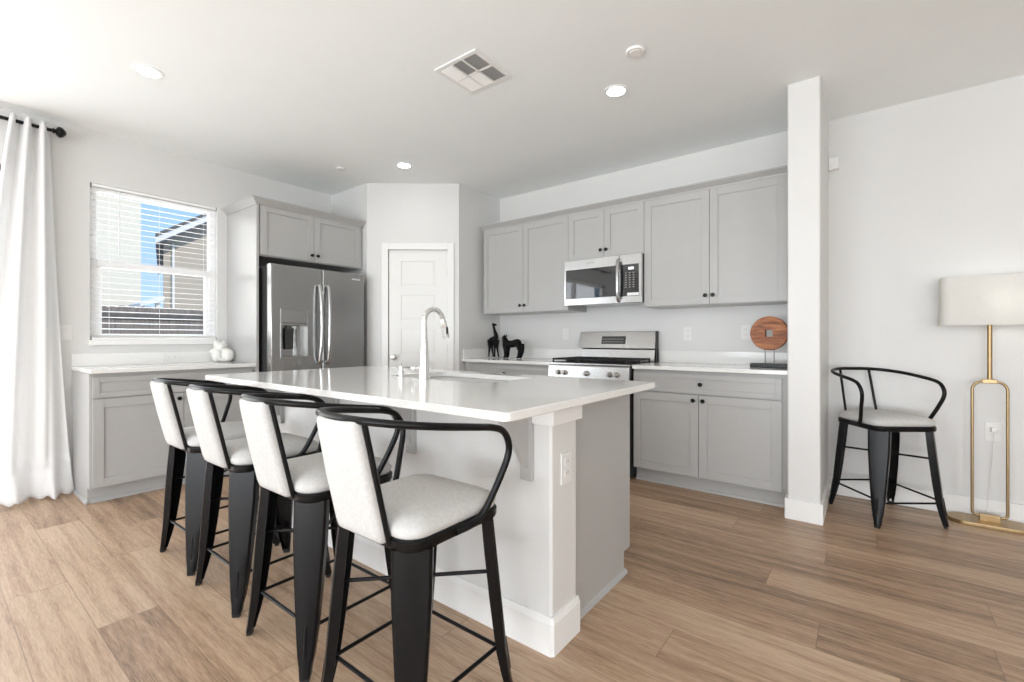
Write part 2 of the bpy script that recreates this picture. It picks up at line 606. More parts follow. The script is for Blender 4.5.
# pantry: two stub walls and the diagonal
bm = new(); box(bm, XL, PL0[0], 2.812, 2.912, 0, ZC); struct('wall_pantry_left', bm, 'wall', smooth=False)
bm = new(); box(bm, CX - 0.1, CX, PL1[1], YB, 0, ZC); struct('wall_pantry_right', bm, 'wall', smooth=False)
DL = math.hypot(PL1[0] - PL0[0], PL1[1] - PL0[1])
DANG = math.atan2(PL1[1] - PL0[1], PL1[0] - PL0[0])
DMAT = Matrix.Translation((PL0[0], PL0[1], 0)) @ Matrix.Rotation(DANG, 4, 'Z')   # local x along the wall, -y into the room
DS0, DS1, DZT = 0.213, 0.823, 2.032
bm = new()
box(bm, 0, DS0, 0, 0.1, 0, ZC); box(bm, DS1, DL, 0, 0.1, 0, ZC); box(bm, DS0, DS1, 0, 0.1, DZT, ZC)
struct('wall_pantry_diagonal', bm, 'wall', smooth=False).matrix_world = DMAT


# pantry door: five recessed panels
def door_bm():
    bm = new()
    s0, s1 = DS0 + 0.004, DS1 - 0.004
    box(bm, s0, s1, 0.022, 0.05, 0.008, DZT - 0.004)
    zs = [(1.914 - 0.347 * k, 1.659 - 0.347 * k) for k in range(5)]
    edges = [DZT - 0.004] + [z for p in zs for z in p] + [0.008]
    for i in range(0, len(edges), 2):
        box(bm, DS0 + 0.13, DS1 - 0.13, 0.012, 0.023, edges[i + 1], edges[i], 0.003)
    box(bm, s0, DS0 + 0.132, 0.012, 0.023, 0.008, DZT - 0.004, 0.003)
    box(bm, DS1 - 0.132, s1, 0.012, 0.023, 0.008, DZT - 0.004, 0.003)
    for z1, z0 in zs:
        box(bm, DS0 + 0.146, DS1 - 0.146, 0.0135, 0.023, z0 + 0.014, z1 - 0.014, 0.002)
    return bm


d1 = struct('door_1', door_bm(), 'door')
d1.matrix_world = DMAT
bm = new()
lathe(bm, [(0.027, 0.012), (0.027, 0.006), (0.013, 0.003), (0.011, -0.022), (0.018, -0.030), (0.027, -0.040), (0.029, -0.052), (0.024, -0.062), (0.0, -0.066)], (DS0 + 0.06, 0, 0.934), 'y')
k = obj('door_knob', bm, 'nickel', d1); k['label'] = 'satin nickel round knob'
for z in (1.80, 1.02, 0.26):
    bm = new(); tube(bm, [(DS1 - 0.002, 0.006, z - 0.045), (DS1 - 0.002, 0.006, z + 0.045)], 0.006, 8)
    obj('hinge', bm, 'nickel', d1)
bm = new()
for x0, x1, z0, z1 in ((DS0 - 0.062, DS0 + 0.004, 0, DZT + 0.062), (DS1 - 0.004, DS1 + 0.062, 0, DZT + 0.062), (DS0 + 0.004, DS1 - 0.004, DZT - 0.004, DZT + 0.062)):
    box(bm, x0, x1, -0.016, 0.0, z0, z1, 0.004)
struct('trim_1', bm, 'trim').matrix_world = DMAT

# baseboards
BH = 0.125


def base_run(name, pts_list, bevel=0.004):
    bm = new()
    for x0, x1, y0, y1 in pts_list:
        box(bm, x0, x1, y0, y1, 0, BH, bevel)
    return struct(name, bm, 'trim')


base_run('baseboard_back', [(PX1 + 0.014, XR, YB - 0.014, YB)])
base_run('baseboard_left', [(XL, XL + 0.014, DY1 + 0.07, 0.73), (XL, XL + 0.014, YR, DY0 - 0.07)])
base_run('baseboard_right', [(XR - 0.014, XR, YR, YB - 0.014)])
base_run('baseboard_rear', [(XL + 0.014, -3.0, YR, YR + 0.014), (2.6, XR - 0.014, YR, YR + 0.014)])
bm = new(); prism(bm, rrect(PX0 - 0.014, PX1 + 0.014, PY0 - 0.014, YB, 0.008, 3), 'z', 0, BH, 0.003); struct('baseboard_partition', bm, 'trim')

# kitchen window: vinyl single-hung in a drywall return
bm = new()
wx0, wx1 = XL - 0.10, XL - 0.045
fw = 0.05
for y0, y1, z0, z1 in ((WY0, WY0 + fw, WZ0, WZ1), (WY1 - fw, WY1, WZ0, WZ1), (WY0 + fw, WY1 - fw, WZ1 - fw, WZ1), (WY0 + fw, WY1 - fw, WZ0, WZ0 + 0.06)):
    box(bm, wx0, wx1, y0, y1, z0, z1, 0.003)
win = struct('window_1', bm, 'vinyl')
bm = new()
box(bm, wx0 + 0.012, wx1 + 0.008, WY0 + fw, WY1 - fw, 1.68, 1.735, 0.003)
box(bm, wx0 + 0.012, wx1 - 0.008, WY0 + fw, WY0 + fw + 0.03, WZ0 + 0.06, 1.68, 0.003)
box(bm, wx0 + 0.012, wx1 - 0.008, WY1 - fw - 0.03, WY1 - fw, WZ0 + 0.06, 1.68, 0.003)
obj('window_sash', bm, 'vinyl', win)
bm = new(); box(bm, wx0 + 0.022, wx0 + 0.026, WY0 + fw, WY1 - fw, WZ0 + 0.06, WZ1 - fw)
obj('window_pane', bm, 'glass', win, smooth=False)
bm = new(); box(bm, XL - 0.045, XL + 0.030, WY0 - 0.004, WY1 + 0.004, WZ0 - 0.028, WZ0 + 0.012, 0.004)
struct('trim_2', bm, 'trim')

# patio sliding door (window_2) in the left wall, mostly outside the frame
bm = new()
for y0, y1, z0, z1 in ((DY0, DY0 + 0.06, 0, DZ1), (DY1 - 0.06, DY1, 0, DZ1), (DY0, DY1, DZ1 - 0.06, DZ1), (DY0, DY1, 0, 0.05), (-0.98, -0.90, 0.05, DZ1 - 0.06)):
    box(bm, XL - 0.11, XL - 0.03, y0, y1, z0, z1, 0.003)
w2 = struct('window_2', bm, 'vinyl')
bm = new(); box(bm, XL - 0.075, XL - 0.070, DY0 + 0.06, DY1 - 0.06, 0.05, DZ1 - 0.06)
obj('window_pane', bm, 'glass', w2, smooth=False)
# rear living-room window (behind the camera)
bm = new()
for x0, x1, z0, z1 in ((RW0, RW0 + 0.06, RZ0, RZ1), (RW1 - 0.06, RW1, RZ0, RZ1), (RW0, RW1, RZ1 - 0.06, RZ1), (RW0, RW1, RZ0, RZ0 + 0.06), (-1.18, -1.10, RZ0, RZ1), (0.70, 0.78, RZ0, RZ1)):
    box(bm, x0, x1, YR - 0.10, YR - 0.03, z0, z1, 0.003)
w3 = struct('window_3', bm, 'vinyl')
bm = new(); box(bm, RW0 + 0.06, RW1 - 0.06, YR - 0.07, YR - 0.065, RZ0 + 0.06, RZ1 - 0.06)
obj('window_pane', bm, 'glass', w3, smooth=False)

# added unseen window (right, behind the camera) to light the left wall
bm = new()
for y0, y1, z0, z1 in ((SW0, SW0 + 0.06, SZ0, SZ1), (SW1 - 0.06, SW1, SZ0, SZ1), (SW0, SW1, SZ1 - 0.06, SZ1), (SW0, SW1, SZ0, SZ0 + 0.06), (-2.24, -2.16, SZ0, SZ1)):
    box(bm, XR + 0.03, XR + 0.10, y0, y1, z0, z1, 0.003)
w4 = struct('added_window_4', bm, 'vinyl')
bm = new(); box(bm, XR + 0.065, XR + 0.07, SW0 + 0.06, SW1 - 0.06, SZ0 + 0.06, SZ1 - 0.06)
obj('window_pane', bm, 'glass', w4, smooth=False)

# ------------------------------------------------------------------ window blind
bl = thing('window_blind', 'white slatted blind with open slats in the kitchen window', 'blind', (XL - 0.022, (WY0 + WY1) / 2, WZ0 + 0.012))
hw = (WY1 - WY0) / 2 - 0.012
top = WZ1 - WZ0 - 0.012
bm = new(); box(bm, -0.026, 0.022, -hw, hw, top - 0.024, top - 0.002, 0.003); obj('headrail', bm, 'slat', bl)
bm = new()
nz_ = 26
for i in range(nz_):
    z = 0.040 + (top - 0.072) * i / (nz_ - 1)
    a = R_(7)
    c, s = math.cos(a) * 0.024, math.sin(a) * 0.024
    # inner edge lower than the outer edge
    pts = [(-c, z + s - 0.0012), (c, z - s - 0.0012), (c, z - s + 0.0012), (-c, z + s + 0.0012)]
    prism(bm, [(p, q) for p, q in pts], 'y', -hw, hw)
obj('slats', bm, 'slat', bl, smooth=False)
bm = new(); box(bm, -0.024, 0.022, -hw, hw, 0.0, 0.018, 0.003); obj('bottom_rail', bm, 'slat', bl)
for y in (-hw + 0.10, 0.0, hw - 0.10):
    bm = new(); tube(bm, [(0.024, y, 0.01), (0.024, y, top - 0.03)], 0.0012, 5); obj('ladder_cord', bm, 'slat', bl)
bm = new(); tube(bm, [(0.030, -hw + 0.16, top - 0.55), (0.030, -hw + 0.16, top - 0.03)], 0.0045, 8); obj('tilt_wand', bm, 'plastic', bl)


# ------------------------------------------------------------------ cabinets
def shaker(bm, x0, x1, z0, z1, rail=0.058, t=0.020, y=0.0):
    g = 0.0016
    x0, x1, z0, z1 = x0 + g, x1 - g, z0 + g, z1 - g
    b = 0.0014
    box(bm, x0 + rail - 0.002, x1 - rail + 0.002, y + 0.009, y + t, z0 + rail - 0.002, z1 - rail + 0.002)
    box(bm, x0, x0 + rail, y, y + t, z0, z1, b)
    box(bm, x1 - rail, x1, y, y + t, z0, z1, b)
    box(bm, x0 + rail, x1 - rail, y, y + t, z0, z0 + rail, b)
    box(bm, x0 + rail, x1 - rail, y, y + t, z1 - rail, z1, b)


def knob(parent, x, z, y=0.0):
    bm = new()
    lathe(bm, [(0.0065, y + 0.002), (0.0055, y - 0.010), (0.009, y - 0.014), (0.0145, y - 0.019), (0.0155, y - 0.024), (0.012, y - 0.029), (0.0, y - 0.030)], (x, 0, z), 'y', 16)
    return obj('knob', bm, 'black', parent)


def door(parent, x0, x1, z0, z1, kx=None, kz=None, name='cabinet_door'):
    bm = new()
    shaker(bm, x0, x1, z0, z1, 0.058 if name == 'cabinet_door' else 0.036)
    d = obj(name, bm, 'cabinet', parent)
    if kx is not None:
        knob(d, kx, kz)
    return d


def base_cabinet(label, loc, rot, W, depth, seam, kick_y=0.075, drawer_knob=True, left_fill=0.0, right_fill=0.03, top=0.884, left_end=False, right_end=False):
    c = thing('base_cabinet', label, 'cabinet', loc, rot, 'grey base cabinets')
    bm = new()
    box(bm, 0, W, 0.021, depth, 0.105, top)
    obj('cabinet_box', bm, 'cabinet', c, smooth=False)
    bm = new()
    box(bm, 0, W - (0.012 if right_end else 0), kick_y, depth, 0, 0.105)
    # shoe moulding along the floor
    prism(bm, [(kick_y - 0.014, 0), (kick_y, 0), (kick_y, 0.022), (kick_y - 0.005, 0.019), (kick_y - 0.012, 0.010)], 'x', 0.0, W)
    obj('toe_kick', bm, 'cabinet', c, angle=20)
    if left_end:
        bm = new()
        prism(bm, [(0.02, 0.105), (kick_y, 0.105), (kick_y, 0.0), (depth, 0.0), (depth, top), (0.02, top)], 'x', -0.014, 0.0)
        prism(bm, [(-0.026, 0), (-0.014, 0), (-0.014, 0.022), (-0.019, 0.019), (-0.025, 0.010)], 'y', kick_y - 0.014, depth)
        obj('end_panel', bm, 'cabinet', c, smooth=False)
    x0, x1 = left_fill, W - right_fill
    dr = door(c, x0, x1, 0.718, 0.862, name='drawer')
    if drawer_knob:
        knob(dr, (x0 + x1) / 2, 0.79)
    door(c, x0, seam, 0.113, 0.712, seam - 0.034, 0.672)
    door(c, seam, x1, 0.113, 0.712, seam + 0.034, 0.672)
    return c


YF = 3.46          # face of the base doors on the back wall
base_cabinet('grey base cabinet right of the range, wide drawer over two doors', (-1.460, YF, 0), 0, 1.460 - 0.394, YB - YF - 0.002, 1.460 - 0.962, right_fill=0.042, left_fill=0.004)
base_cabinet('grey base cabinet left of the range under the two black animal figurines', (-3.294, YF, 0), 0, 3.294 - 2.224, YB - YF - 0.002, 0.545, left_fill=0.03, right_fill=0.012)
XF = -4.112
base_cabinet('grey base cabinet under the window, behind the farthest stools', (XF, 0.728, 0), PI / 2, 1.762 - 0.728, abs(XL - XF) - 0.002, 1.250 - 0.728, left_end=True, left_fill=0.0, right_fill=0.02, drawer_knob=False)

# worktops with upstands
def slab(bm, x0, x1, y0, y1, z0=0.886, z1=0.914, b=0.003):
    box(bm, x0, x1, y0, y1, z0, z1, b)


w = thing('worktop', 'white quartz worktop right of the range, wooden disc ornament on it', 'worktop', (-1.454, 3.43, 0.886), 0, 'white quartz worktops on the back wall')
bm = new(); slab(bm, 0, 1.454 - 0.394, 0, YB - 3.43, 0, 0.028); obj('slab', bm, 'quartz', w)
bm = new(); box(bm, 0, 1.454 - 0.394, YB - 3.43 - 0.018, YB - 3.43, 0.028, 0.128, 0.002); obj('upstand', bm, 'quartz', w)
w = thing('worktop', 'white quartz worktop left of the range holding two black animals', 'worktop', (-3.298, 3.43, 0.886), 0, 'white quartz worktops on the back wall')
bm = new(); slab(bm, 0, 3.298 - 2.224, 0, YB - 3.43, 0, 0.028); obj('slab', bm, 'quartz', w)
bm = new(); box(bm, 0, 3.298 - 2.224, YB - 3.43 - 0.018, YB - 3.43, 0.028, 0.128, 0.002)
box(bm, 0, 0.018, 0.02, YB - 3.43 - 0.018, 0.028, 0.128, 0.002); obj('upstand', bm, 'quartz', w)
w = thing('worktop', 'white quartz worktop under the window, beside the white curtain', 'worktop', (-4.085, 0.712, 0.886), PI / 2)
wd = abs(XL + 4.085)
bm = new(); slab(bm, 0, 1.762 - 0.712, 0, wd, 0, 0.028); obj('slab', bm, 'quartz', w)
bm = new(); box(bm, 0, 1.762 - 0.712, wd - 0.018, wd, 0.028, 0.123, 0.002); obj('upstand', bm, 'quartz', w)

# wall cabinets
YU = 3.70
UB, UT = 1.383, 2.268


def wall_cabinet(label, x0, seam, x1, z0, lf=0.0, rf=0.0):
    c = thing('wall_cabinet', label, 'cabinet', (x0 - lf, YU, z0), 0, 'grey wall cabinets')
    W = x1 - x0 + lf + rf
    H = UT - z0
    bm = new()
    box(bm, 0, W, 0.021, YB - YU - 0.002, 0, H)
    obj('cabinet_box', bm, 'cabinet', c, smooth=False)
    s = seam - x0 + lf
    door(c, lf, s, 0.003, H - 0.003, s - 0.027, 0.070)
    door(c, s, W - rf, 0.003, H - 0.003, s + 0.027, 0.070)
    return c


wall_cabinet('tall grey two-door wall cabinet left of the microwave, above the black animals', -3.234, -2.712, -2.192, UB, lf=0.008)
wall_cabinet('short grey two-door wall cabinet directly above the microwave', -2.192, -1.828, -1.464, 1.832)
wall_cabinet('wide grey two-door wall cabinet right of the microwave, above the wooden disc', -1.464, -0.948, -0.434, UB, rf=0.036)


def crown_profile(h=0.05, out=0.05):
    return [(0, 0), (-0.008, 0), (-0.012, 0.012), (-out * 0.8, h * 0.72), (-out, h * 0.8), (-out, h), (0.02, h), (0.02, 0)]


bm = new()
prism(bm, [(YU + 0.02 + p, UT + q) for p, q in crown_profile()], 'x', -3.264, -0.398)
tag(obj('crown_moulding', bm, 'cabinet', angle=25), 'grey crown moulding along the top of the right-hand wall cabinets', 'moulding')

# fridge surround: tall side panel, over-fridge cabinet, crown
fs = thing('fridge_cabinet', 'grey two-door cabinet over the fridge with tall white-lit side panel', 'cabinet', (-4.09, 1.765, 0), PI / 2)
FD = abs(XL + 4.09) - 0.002
FW = 2.808 - 1.765
bm = new(); box(bm, 0, 0.02, 0, FD, 0, 2.285, 0.001); sp_ = obj('side_panel', bm, 'cabinet', fs)
bm = new(); box(bm, 0.02, FW, 0.021, FD, 1.832, 2.285); obj('cabinet_box', bm, 'cabinet', fs, smooth=False)
ds = 2.279 - 1.765
door(fs, 0.03, ds, 1.838, 2.272, ds - 0.030, 1.895)
door(fs, ds, FW - 0.028, 1.838, 2.272, ds + 0.030, 1.895)
# mitred crown around the left end and front
prof = [(0.0, 0.0), (0.008, 0.0), (0.013, 0.012), (0.042, 0.040), (0.052, 0.045), (0.052, 0.056), (-0.02, 0.056), (-0.02, 0.0)]
bm = new()
ringsF = []
zc = 2.262
loft(bm, [[(-q, FD, zc + z) for q, z in prof], [(-q, -q, zc + z) for q, z in prof], [(FW + 0.0, -q, zc + z) for q, z in prof]])
obj('crown', bm, 'cabinet', fs, angle=25)

# ------------------------------------------------------------------ fridge
fr = thing('refrigerator', 'stainless steel french-door refrigerator with water dispenser', 'refrigerator', (-3.93, 1.812, 0), PI / 2)
FWd = 2.708 - 1.812
bm = new(); box(bm, 0.006, FWd - 0.006, 0.075, 0.735, 0.03, 1.735, 0.004); obj('body', bm, 'dark_gap', fr)
for x in (0.02, FWd - 0.07):
    bm = new(); box(bm, x, x + 0.05, 0.03, 0.12, 1.735, 1.757, 0.004); obj('hinge_cover', bm, 'dark_gap', fr)
sx_ = 0.458
# dispenser hole in the left door: build the door from pieces around it
DX0, DX1, DZ0_, DZ1_ = 0.082, 0.320, 0.960, 1.372
bm = new()
prism(bm, rrect(0.0, sx_ - 0.003, 0.0, 0.07, 0.012, 4), 'z', DZ1_, 1.752, 0.002)
prism(bm, rrect(0.0, sx_ - 0.003, 0.0, 0.07, 0.012, 4), 'z', 0.690, DZ0_, 0.0)
box(bm, 0.0, DX0, 0.003, 0.07, DZ0_, DZ1_)
box(bm, DX1, sx_ - 0.003, 0.003, 0.07, DZ0_, DZ1_)
box(bm, DX0, DX1, 0.062, 0.07, DZ0_, DZ1_)
bm2 = bm
bm = new()
Z0d, Z1d = 0.690, 1.752
# one clean outline with a rectangular recess
def holed_door(bm):
    def ring(x0, x1, z0, z1, y):
        return [bm.verts.new(p) for p in ((x0, y, z0), (x1, y, z0), (x1, y, z1), (x0, y, z1))]
    e = 0.010
    back = ring(0, sx_ - 0.003, Z0d, Z1d, 0.07)
    side = ring(0, sx_ - 0.003, Z0d, Z1d, e)
    mid = ring(0.003, sx_ - 0.006, Z0d + 0.003, Z1d - 0.003, 0.003)
    frnt = ring(e, sx_ - 0.003 - e, Z0d + e, Z1d - e, 0.0)
    hole = ring(DX0, DX1, DZ0_, DZ1_, 0.0)
    deep = ring(DX0, DX1, DZ0_, DZ1_, 0.055)
    for A, B in ((back, side), (side, mid), (mid, frnt), (frnt, hole), (hole, deep)):
        for i in range(4):
            bm.faces.new((A[i], A[(i + 1) % 4], B[(i + 1) % 4], B[i]))
    bm.faces.new(deep)
    bm.faces.new(back[::-1])
bm2.free()
holed_door(bm)
ld = obj('left_door', bm, 'steel', fr, angle=50)
bm = new(); prism(bm, rrect(sx_ + 0.003, FWd, 0.0, 0.07, 0.010, 4), 'z', 0.690, 1.752, 0.003); rd = obj('right_door', bm, 'steel', fr)
bm = new(); prism(bm, rrect(0.0, FWd, 0.0, 0.07, 0.010, 4), 'z', 0.075, 0.682, 0.003); fd = obj('freezer_drawer', bm, 'steel', fr)


def bar_handle(parent, pts, r, name='handle'):
    bm = new()
    tube(bm, catmull(pts, 8), r, 12)
    return obj(name, bm, 'steel_h', parent, angle=80)


bar_handle(ld, [(sx_ - 0.042, 0.004, 0.905), (sx_ - 0.042, -0.030, 0.925), (sx_ - 0.040, -0.052, 1.06), (sx_ - 0.038, -0.058, 1.255), (sx_ - 0.040, -0.052, 1.45), (sx_ - 0.042, -0.030, 1.585), (sx_ - 0.042, 0.004, 1.608)], 0.016)
bar_handle(rd, [(sx_ + 0.042, 0.004, 0.905), (sx_ + 0.042, -0.030, 0.925), (sx_ + 0.040, -0.052, 1.06), (sx_ + 0.038, -0.058, 1.255), (sx_ + 0.040, -0.052, 1.45), (sx_ + 0.042, -0.030, 1.585), (sx_ + 0.042, 0.004, 1.608)], 0.016)
bar_handle(fd, [(0.10, 0.004, 0.60), (0.12, -0.035, 0.60), (0.25, -0.055, 0.60), (0.448, -0.058, 0.60), (0.65, -0.055, 0.60), (0.776, -0.035, 0.60), (0.796, 0.004, 0.60)], 0.013)
# dispenser
bm = new()
for x0, x1, z0, z1 in ((DX0 - 0.006, DX0 + 0.006, DZ0_ - 0.006, DZ1_ + 0.006), (DX1 - 0.006, DX1 + 0.006, DZ0_ - 0.006, DZ1_ + 0.006), (DX0 + 0.006, DX1 - 0.006, DZ0_ - 0.006, DZ0_ + 0.008), (DX0 + 0.006, DX1 - 0.006, DZ1_ - 0.004, DZ1_ + 0.006)):
    box(bm, x0, x1, -0.005, 0.010, z0, z1, 0.002)
obj('dispenser_frame', bm, 'steel_h', ld)
bm = new(); box(bm, DX0 + 0.006, DX1 - 0.006, -0.004, 0.02, DZ1_ - 0.115, DZ1_ - 0.004, 0.003); obj('dispenser_panel', bm, 'steel_h', ld)
bm = new(); box(bm, DX0 + 0.006, DX1 - 0.006, -0.010, 0.02, DZ1_ - 0.138, DZ1_ - 0.118, 0.003); obj('dispenser_lip', bm, 'steel_h', ld)
bm = new(); prism(bm, [(0.035, DZ0_ + 0.07), (0.028, DZ0_ + 0.07), (0.012, DZ1_ - 0.16), (0.035, DZ1_ - 0.16)], 'x', DX0 + 0.05, DX0 + 0.12, 0.002); obj('dispenser_paddle', bm, 'dark_gap', ld)
bm = new(); tube(bm, [(DX0 + 0.085, 0.02, DZ1_ - 0.138), (DX0 + 0.085, 0.015, DZ1_ - 0.175)], 0.012, 10); obj('dispenser_spout', bm, 'dark_gap', ld)
bm = new(); box(bm, DX0 + 0.145, DX0 + 0.165, 0.02, 0.055, DZ0_ + 0.01, DZ1_ - 0.14, 0.003); obj('dispenser_rib', bm, 'steel_h', ld)
bm = new(); box(bm, FWd - 0.135, FWd - 0.050, -0.0015, 0.002, 1.688, 1.704, 0.0005); obj('badge', bm, 'mark', rd)

# ------------------------------------------------------------------ microwave
mw = thing('microwave', 'stainless over-the-range microwave with dark glass door', 'microwave', (-2.204, 3.65, 1.424))
MW = 2.204 - 1.466
MH = 1.829 - 1.424
bm = new(); box(bm, 0.0, MW, 0.03, YB - 3.65, 0.010, MH, 0.003); obj('body', bm, 'dark_gap', mw)
bm = new()
fx1 = 0.539                  # door / control split
box(bm, 0, fx1, 0.0, 0.035, MH - 0.085, MH, 0.003)
box(bm, 0, fx1, 0.0, 0.035, 0.0, 0.060, 0.003)
box(bm, 0, 0.018, 0.0, 0.035, 0.060, MH - 0.085)
box(bm, fx1 - 0.02, fx1, 0.0, 0.035, 0.060, MH - 0.085)
md = obj('door_frame', bm, 'steel_h', mw)
bm = new(); box(bm, 0.018, fx1 - 0.02, 0.004, 0.03, 0.060, MH - 0.085); obj('door_glass', bm, 'black_glass', md, smooth=False)
bm = new(); box(bm, 0.23, 0.31, -0.001, 0.002, MH - 0.040, MH - 0.032); obj('badge', bm, 'nickel', md, smooth=False)
bar_handle(md, [(0.542, 0.004, 0.018), (0.542, -0.022, 0.030), (0.544, -0.040, 0.10), (0.545, -0.044, 0.19), (0.544, -0.040, 0.28), (0.542, -0.022, 0.352), (0.542, 0.004, 0.364)], 0.016)
bm = new()
box(bm, fx1 + 0.004, MW, 0.0, 0.035, MH - 0.085, MH, 0.003)
box(bm, fx1 + 0.004, MW, 0.0, 0.035, 0.0, 0.055, 0.003)
box(bm, MW - 0.022, MW, 0.0, 0.035, 0.055, MH - 0.085)
box(bm, fx1 + 0.004, fx1 + 0.016, 0.0, 0.035, 0.055, MH - 0.085)
obj('control_frame', bm, 'steel_h', mw)
bm = new(); box(bm, fx1 + 0.016, MW - 0.022, 0.002, 0.03, 0.055, MH - 0.085); cp = obj('control_panel', bm, 'black_glass', mw, smooth=False)
bm = new(); box(bm, fx1 + 0.085, fx1 + 0.130, 0.0005, 0.004, MH - 0.128, MH - 0.108); obj('display', bm, 'led', cp, smooth=False)
for r in range(7):
    for c in range(3):
        bm = new()
        x = fx1 + 0.062 + c * 0.034
        z = MH - 0.155 - r * 0.020
        box(bm, x - 0.007, x + 0.007, 0.0008, 0.003, z - 0.002, z + 0.002)
        obj('button', bm, 'mark', cp, smooth=False)
bm = new(); box(bm, fx1 + 0.075, MW - 0.024, 0.0, 0.003, 0.058, 0.082); obj('sticker', bm, 'plastic', cp, smooth=False)
bm = new(); box(bm, 0.05, MW - 0.02, 0.02, 0.37, 0.000, 0.012, 0.002); obj('vent_panel', bm, 'steel', mw)

# ------------------------------------------------------------------ range
rg = thing('gas_range', 'stainless gas range with black grates and five front knobs', 'range', (-2.220, 3.40, 0))
RW = 2.220 - 1.470
bm = new(); box(bm, 0.004, RW - 0.004, 0.04, YB - 3.40 - 0.02, 0.02, 0.898, 0.003); obj('body', bm, 'dark_gap', rg)
bm = new(); prism(bm, [(0.0, 0.775), (0.05, 0.775), (0.05, 0.895), (0.022, 0.895), (0.012, 0.885)], 'x', 0.0, RW, 0.002); cpn = obj('control_panel', bm, 'steel_h', rg)
for x in (0.105, 0.165, 0.376, 0.587, 0.647):
    bm = new(); lathe(bm, [(0.023, 0.006), (0.023, -0.002), (0.019, -0.006), (0.018, -0.030), (0.016, -0.034), (0.0, -0.035)], (x, 0, 0), 'y', 18)
    bm.transform(Matrix.Translation((0, 0.005, 0.832)) @ Matrix.Rotation(R_(-6), 4, 'X'))
    kb = obj('knob', bm, 'nickel', cpn)
    bm = new(); box(bm, x - 0.003, x + 0.003, -0.034, -0.026, 0.816, 0.850, 0.001); obj('knob_pointer', bm, 'steel_h', kb)
bm = new(); box(bm, 0.0, RW, 0.022, 0.52, 0.895, 0.915, 0.004); obj('cooktop', bm, 'steel', rg)
bm = new(); box(bm, 0.02, RW - 0.02, 0.05, 0.51, 0.914, 0.918, 0.001); obj('burner_tray', bm, 'iron', rg)
for g in range(3):
    x0 = 0.022 + g * 0.2385
    x1 = x0 + 0.232
    bm = new()
    zt = 0.945
    def bar(a, b, r=0.0065):
        tube(bm, [a, b], r, 6)
    for y in (0.045, 0.505):
        box(bm, x0, x1, y - 0.006, y + 0.006, zt - 0.008, zt + 0.006, 0.002)
    for x in (x0 + 0.006, (x0 + x1) / 2, x1 - 0.006):
        box(bm, x - 0.005, x + 0.005, 0.045, 0.505, zt - 0.008, zt + 0.006, 0.002)
    for y in (0.16, 0.275, 0.39):
        box(bm, x0, x1, y - 0.005, y + 0.005, zt - 0.008, zt + 0.006, 0.002)
    for x in (x0 + 0.006, x1 - 0.006):
        for y in (0.047, 0.275, 0.503):
            box(bm, x - 0.006, x + 0.006, y - 0.006, y + 0.006, 0.917, zt, 0.001)
    obj('grate', bm, 'iron', rg)
for x, y, r in ((0.14, 0.16, 0.045), (0.14, 0.39, 0.035), (0.376, 0.275, 0.05), (0.612, 0.16, 0.05), (0.612, 0.39, 0.035)):
    bm = new(); lathe(bm, [(r, 0.918), (r, 0.926), (r * 0.8, 0.928), (r * 0.78, 0.934), (0, 0.936)], (x, y, 0)); obj('burner', bm, 'iron', rg)
bm = new(); prism(bm, [(0.575, 0.898), (0.64, 0.898), (0.64, 1.03), (0.610, 1.03), (0.595, 1.02)], 'x', 0.012, RW - 0.012); obj('riser', bm, 'steel', rg)
bm = new(); prism(bm, [(0.572, 1.035), (0.655, 1.035), (0.655, 1.190), (0.626, 1.190), (0.612, 1.185)], 'x', -0.016, RW - 0.004, 0.004); bg = obj('backguard', bm, 'steel_h', rg)
bm = new(); box(bm, RW - 0.006, RW + 0.002, 0.590, 0.655, 0.90, 1.188, 0.003); obj('backguard_end_cap', bm, 'black', rg)
# display on the sloping front of the backguard
sl = math.atan2(0.040, 0.150)
bm = new(); box(bm, 0.225, 0.465, -0.002, 0.004, 0.038, 0.112); dmat = Matrix.Translation((0, 0.572, 1.035)) @ Matrix.Rotation(-sl, 4, 'X'); dsp = obj('control_display', bm, 'black_glass', bg, smooth=False, rotmat=dmat)
bm = new()
for i in range(9):
    for j in range(2):
        x = 0.243 + i * 0.024
        z = 0.058 + j * 0.026
        box(bm, x - 0.005, x + 0.005, -0.003, 0.0, z - 0.003, z + 0.003)
obj('display_marks', bm, 'mark', dsp, smooth=False, rotmat=dmat)
bm = new(); box(bm, 0.006, RW - 0.006, 0.0, 0.05, 0.20, 0.765, 0.004); od = obj('oven_door', bm, 'steel', rg)
bm = new(); box(bm, 0.11, RW - 0.11, -0.002, 0.004, 0.30, 0.62); obj('oven_window', bm, 'black_glass', od, smooth=False)
bar_handle(od, [(0.06, 0.004, 0.72), (0.062, -0.035, 0.72), (0.10, -0.045, 0.72), (RW / 2, -0.048, 0.72), (RW - 0.10, -0.045, 0.72), (RW - 0.062, -0.035, 0.72), (RW - 0.06, 0.004, 0.72)], 0.012)
bm = new(); box(bm, 0.006, RW - 0.006, 0.004, 0.05, 0.05, 0.19, 0.004); obj('storage_drawer', bm, 'steel', rg)

# ------------------------------------------------------------------ kitchen island
IX0, IX1 = -2.90, -0.882       # ends of the half wall
IYF, IYB = 1.375, 1.555        # half wall faces
ICX1, IYK = -0.917, 2.138      # cabinet end panel, cabinet face
isl = thing('kitchen_island', 'kitchen island base with white half wall, grey end panel and brackets', 'island', (-1.9, 1.7, 0))
O = Vector((-1.9, 1.7, 0))


def iobj(name, bm, m, smooth=True, parent=None, angle=38):
    bm.transform(Matrix.Translation(-O))
    return obj(name, bm, m, parent or isl, smooth, angle)


